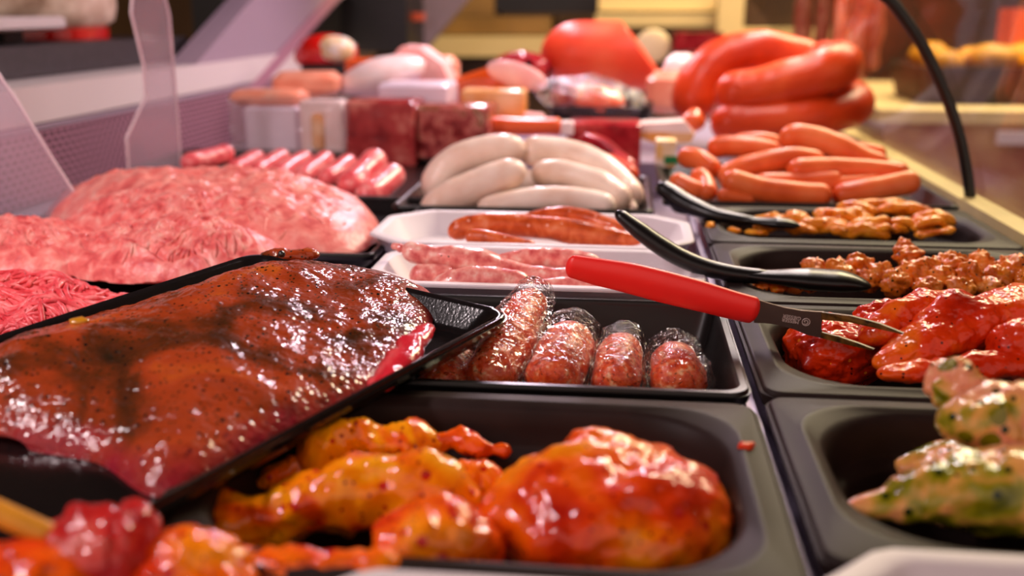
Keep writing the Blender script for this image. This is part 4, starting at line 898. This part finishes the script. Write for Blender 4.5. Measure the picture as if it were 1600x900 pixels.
tag(mk('pink_slices', *lump(PY(1062, 116, 1.74), (.028, .03, .034), .3, ((.12, 1.4),), 12, 18), M['pale_cut']), 'pale pink slices heaped behind the pink pack', 'meat')
pbox('amber_pack', 'amber-yellow pack beside the mottled aspic block', 'pack', 720, 140, 820, 196, 1.54, .06, M['amber'])
tag(mk('film_end', *tube([PY(1086, 170, 1.56), PY(1082, 205, 1.54)], [.014, .018], 16, 14, noise=((.004, 80),)), M['orange_skin']), 'crumpled orange casing end at left of the ring sausages', 'sausage')
# raised step the pile rests on
part('display_step', box((-.14, 1.78, -.045), (.98, .60, .05)), M['deck_steel'], smooth=False)

# ================================================================== service side at left: scale and stone slab
tag(mk('stone_slab', *box((-.93, 1.40, .128), (.20, .95, .042)), M['dark_grey'], smooth=False), 'dark grey stone slab lying on the white service ledge', 'slab')
Xs = -.86
sa, sb = PX(112, 46, Xs), PX(-90, 46, Xs); sy0, sy1 = sb[1], sa[1]; sz = sa[2]
scl = thing('shop_scale', 'white shop scale with a paper sheet at top left above the dark slab', 'scale', (Xs - .14, (sy0 + sy1) / 2, .15))
mk('foot', *box((Xs - .08, sy1 - .06, (.149 + sz) / 2), (.04, .05, sz - .149)), M['dark_grey'], scl, smooth=False)
mk('foot', *box((Xs - .08, sy0 + .10, (.149 + sz) / 2), (.04, .05, sz - .149)), M['dark_grey'], scl, smooth=False)
mk('scale_body', *loft([np.c_[rrect(.30 - 2 * i_, sy1 - sy0 - 2 * i_, .02, 5, 2) + [Xs - .15, (sy0 + sy1) / 2], np.full(24, sz + z_)] for i_, z_ in ((.006, 0), (0, .004), (0, .016), (.004, .02))]), M['white_enamel'], scl, sharp=40)
V, Fc = box((0, 0, 0), (.16, sy1 - sy0 - .08, .003)); V = V @ np.array(Matrix.Rotation(.42, 3, 'Y')); V = V + [Xs - .10, (sy0 + sy1) / 2 - .02, sz + .052]
mk('paper_sheet', V, Fc, M['sheet_paper'], scl, smooth=False)
ta, tb = PX(128, 60, Xs), PX(212, 60, Xs)
tub = thing('storage_tub', 'pale rounded tub with red base behind the clear rounded divider', 'tub', (Xs - .12, (ta[1] + tb[1]) / 2, .15))
mk('tub_body', *loft([np.c_[rrect(.22 - 2 * i_, tb[1] - ta[1] - 2 * i_, .05, 8, 2) + [Xs - .12, (ta[1] + tb[1]) / 2], np.full(36, z_)] for i_, z_ in ((.02, .166), (.004, .180), (0, .20), (0, .32), (.006, .33))]), M['sheet_paper'], tub, sharp=50)
mk('red_base', *loft([np.c_[rrect(.20, tb[1] - ta[1] - .03, .05, 8, 2) + [Xs - .12, (ta[1] + tb[1]) / 2], np.full(36, z_)] for z_ in (.150, .168)]), M['red_wrap'], tub, sharp=50)
tag(mk('black_machine', *box((-.89, 2.60, .207), (.22, .60, .20)), M['black'], smooth=False), 'dark machine standing behind the grey canopy support', 'machine')
tag(mk('blue_box', *box((-.90, 2.12, .119), (.08, .12, .026)), M['blue'], smooth=False), 'small blue box on the ledge before the dark machine', 'box')

# ================================================================== far end of the shop
bc = thing('back_counter', 'ochre-lit counter with pale ledges along the far wall', 'counter', (0, 3.6, -.93))
def bp(nm, x0, y0, x1, y1, Y, dep, mat):
    a = PY(x0, y1, Y); b = PY(x1, y0, Y); mk(nm, *box(((a[0] + b[0]) / 2, Y + dep / 2, (a[2] + b[2]) / 2), (abs(b[0] - a[0]), dep, abs(b[2] - a[2]))), mat, bc, smooth=False)
bp('plinth', 420, 96, 1330, 640, 3.6, .5, M['brown'])
bp('pale_ledge', 640, 58, 870, 88, 3.55, .3, M['ochre_light'])
bp('front_board', 640, 26, 860, 54, 3.62, .3, M['ochre'])
bp('pale_ledge', 930, 22, 1140, 41, 3.55, .3, M['ochre_light'])
bp('front_board', 935, -20, 1120, 17, 3.62, .3, M['ochre_light'])
bp('front_board', 600, -20, 770, 24, 3.66, .3, M['ochre'])
bp('recess_shade', 770, -20, 935, 20, 3.70, .3, M['black'])  # solid black block, its colour stands for the shade in a recess
bp('upright', 1120, -20, 1165, 60, 3.5, .08, M['ochre_light'])
bp('front_board', 1165, -20, 1340, 40, 3.62, .2, M['brown'])
bp('pale_ledge', 1140, 44, 1340, 66, 3.55, .3, M['ochre_light'])
tag(mk('slicer_machine', *box(PY(560, 34, 2.9), (.34, .25, .16)), M['black'], smooth=False), 'dark slicing machine at the far end between the two grey supports', 'machine')
tag(mk('orange_label', *box(PY(638, 26, 2.85), (.09, .02, .022)), M['orange_skin'], smooth=False), 'small orange label strip at the far end left of the pale ledge', 'label')
tag(mk('clock', *lump(PY(1020, 72, 2.6), (.045, .012, .042), 0, ((.02, 1),), 2, 16), M['ochre_light']), 'round pale yellow disc behind the large half sausage', 'disc')
tag(mk('red_pack', *box(PY(1090, 66, 2.6), (.12, .06, .05)), M['dark_ham'], smooth=False), 'dull red pack at the far end beside the yellow disc', 'pack')
tag(mk('black_pack', *box(PY(1090, 92, 2.5), (.14, .06, .035)), M['black'], smooth=False), 'low black tray at the far end below the dull red pack', 'pack')
hr = thing('hanging_rail', 'steel rail above frame carrying the hanging cylinders', 'rail', (.55, 2.5, .55))
mk('bar', *tube([(.40, 2.5, .62), (.62, 2.5, .62), (.95, 2.5, .62)], .006, 10, 8), M['deck_steel'], hr)
for k, (x, y1, wp, lab) in enumerate([(1250, 92, 26, 'leftmost hanging cylinder behind the ring sausages'), (1278, 104, 24, 'second hanging cylinder from the left'), (1308, 84, 26, 'third hanging cylinder from the left'), (1336, 128, 30, 'fourth hanging cylinder from left, thickest'), (1362, 110, 22, 'rightmost hanging salami near the black seal')]):
    P = PY(x, y1, 2.5); R = wp / 2 * SZ(P)  # upright reddish mottled cylinders hung in a row
    tag(mk('hanging_cylinder', *tube([P, [P[0] + .004, 2.5, .40], [P[0], 2.5, .60]], R, 30, 14, up=(0, 1, 0), noise=((.004, 20),), seed=k), M['cylinder']), lab, 'sausage', 'cylinders hanging at the far end')

# ================================================================== customers' side beyond the glass: baskets of bread on a shelf
sh = thing('bread_counter', 'tan bread counter seen through the curved glass at right', 'counter', (1.6, 2.9, -.93))
mk('shelf_top', *box((1.55, 2.95, -.045), (1.9, 1.0, .03)), M['ochre_light'], sh, smooth=False)
mk('counter_front', *box((1.55, 2.95, -.49), (1.86, .96, .86)), M['meat_reflection'], sh, smooth=False)
mk('steel_band', *box((1.62, 2.44, -.09), (1.5, .02, .03)), M['lavender_pack'], sh, smooth=False)
def basket(x, lab):
    b = thing('bread_basket', lab, 'basket', (x, 2.75, -.03))
    mk('basket_wall', *place(pan(.40, .32, [(.02, .03, 0), (.0, .03, .088), (.002, .03, .092), (.012, .03, .092), (.03, .03, .01)]), (x, 2.75, -.03)), M['basket'], b, sharp=50)
basket(.92, 'dark bread basket seen just left of the black seal')
basket(1.36, 'dark bread basket seen just right of the black seal')
basket(1.80, 'dark bread basket at the right picture edge beyond the glass')
for k in range(18):
    bx = [.92, 1.36, 1.80][k % 3]; rg2 = np.random.default_rng(k + 90); j = k // 3
    tag(mk('bread_roll', *lump((bx - .12 + .12 * (j % 3), 2.68 + .12 * (j // 3), .068 + .012 * (j % 2)), (.062, .05, .036), rg2.uniform(0, 3), ((.08, 1.4),), k, 12), M['bread']), 'golden bread roll, %s of the %s row in the %s basket' % (['left one', 'middle one', 'right one'][j % 3], ['front', 'back'][j // 3], ['leftmost', 'middle', 'rightmost'][k % 3]), 'bread', 'bread rolls in the baskets')
tag(mk('red_carton', *box((1.22, 3.2, .09), (.20, .12, .22)), M['orange_skin'], smooth=False), 'orange-red carton standing behind the bread baskets', 'carton')
tag(mk('grey_carton', *box((1.55, 3.25, .09), (.30, .12, .22)), M['lavender_pack'], smooth=False), 'pale grey carton behind the baskets at top right', 'carton')
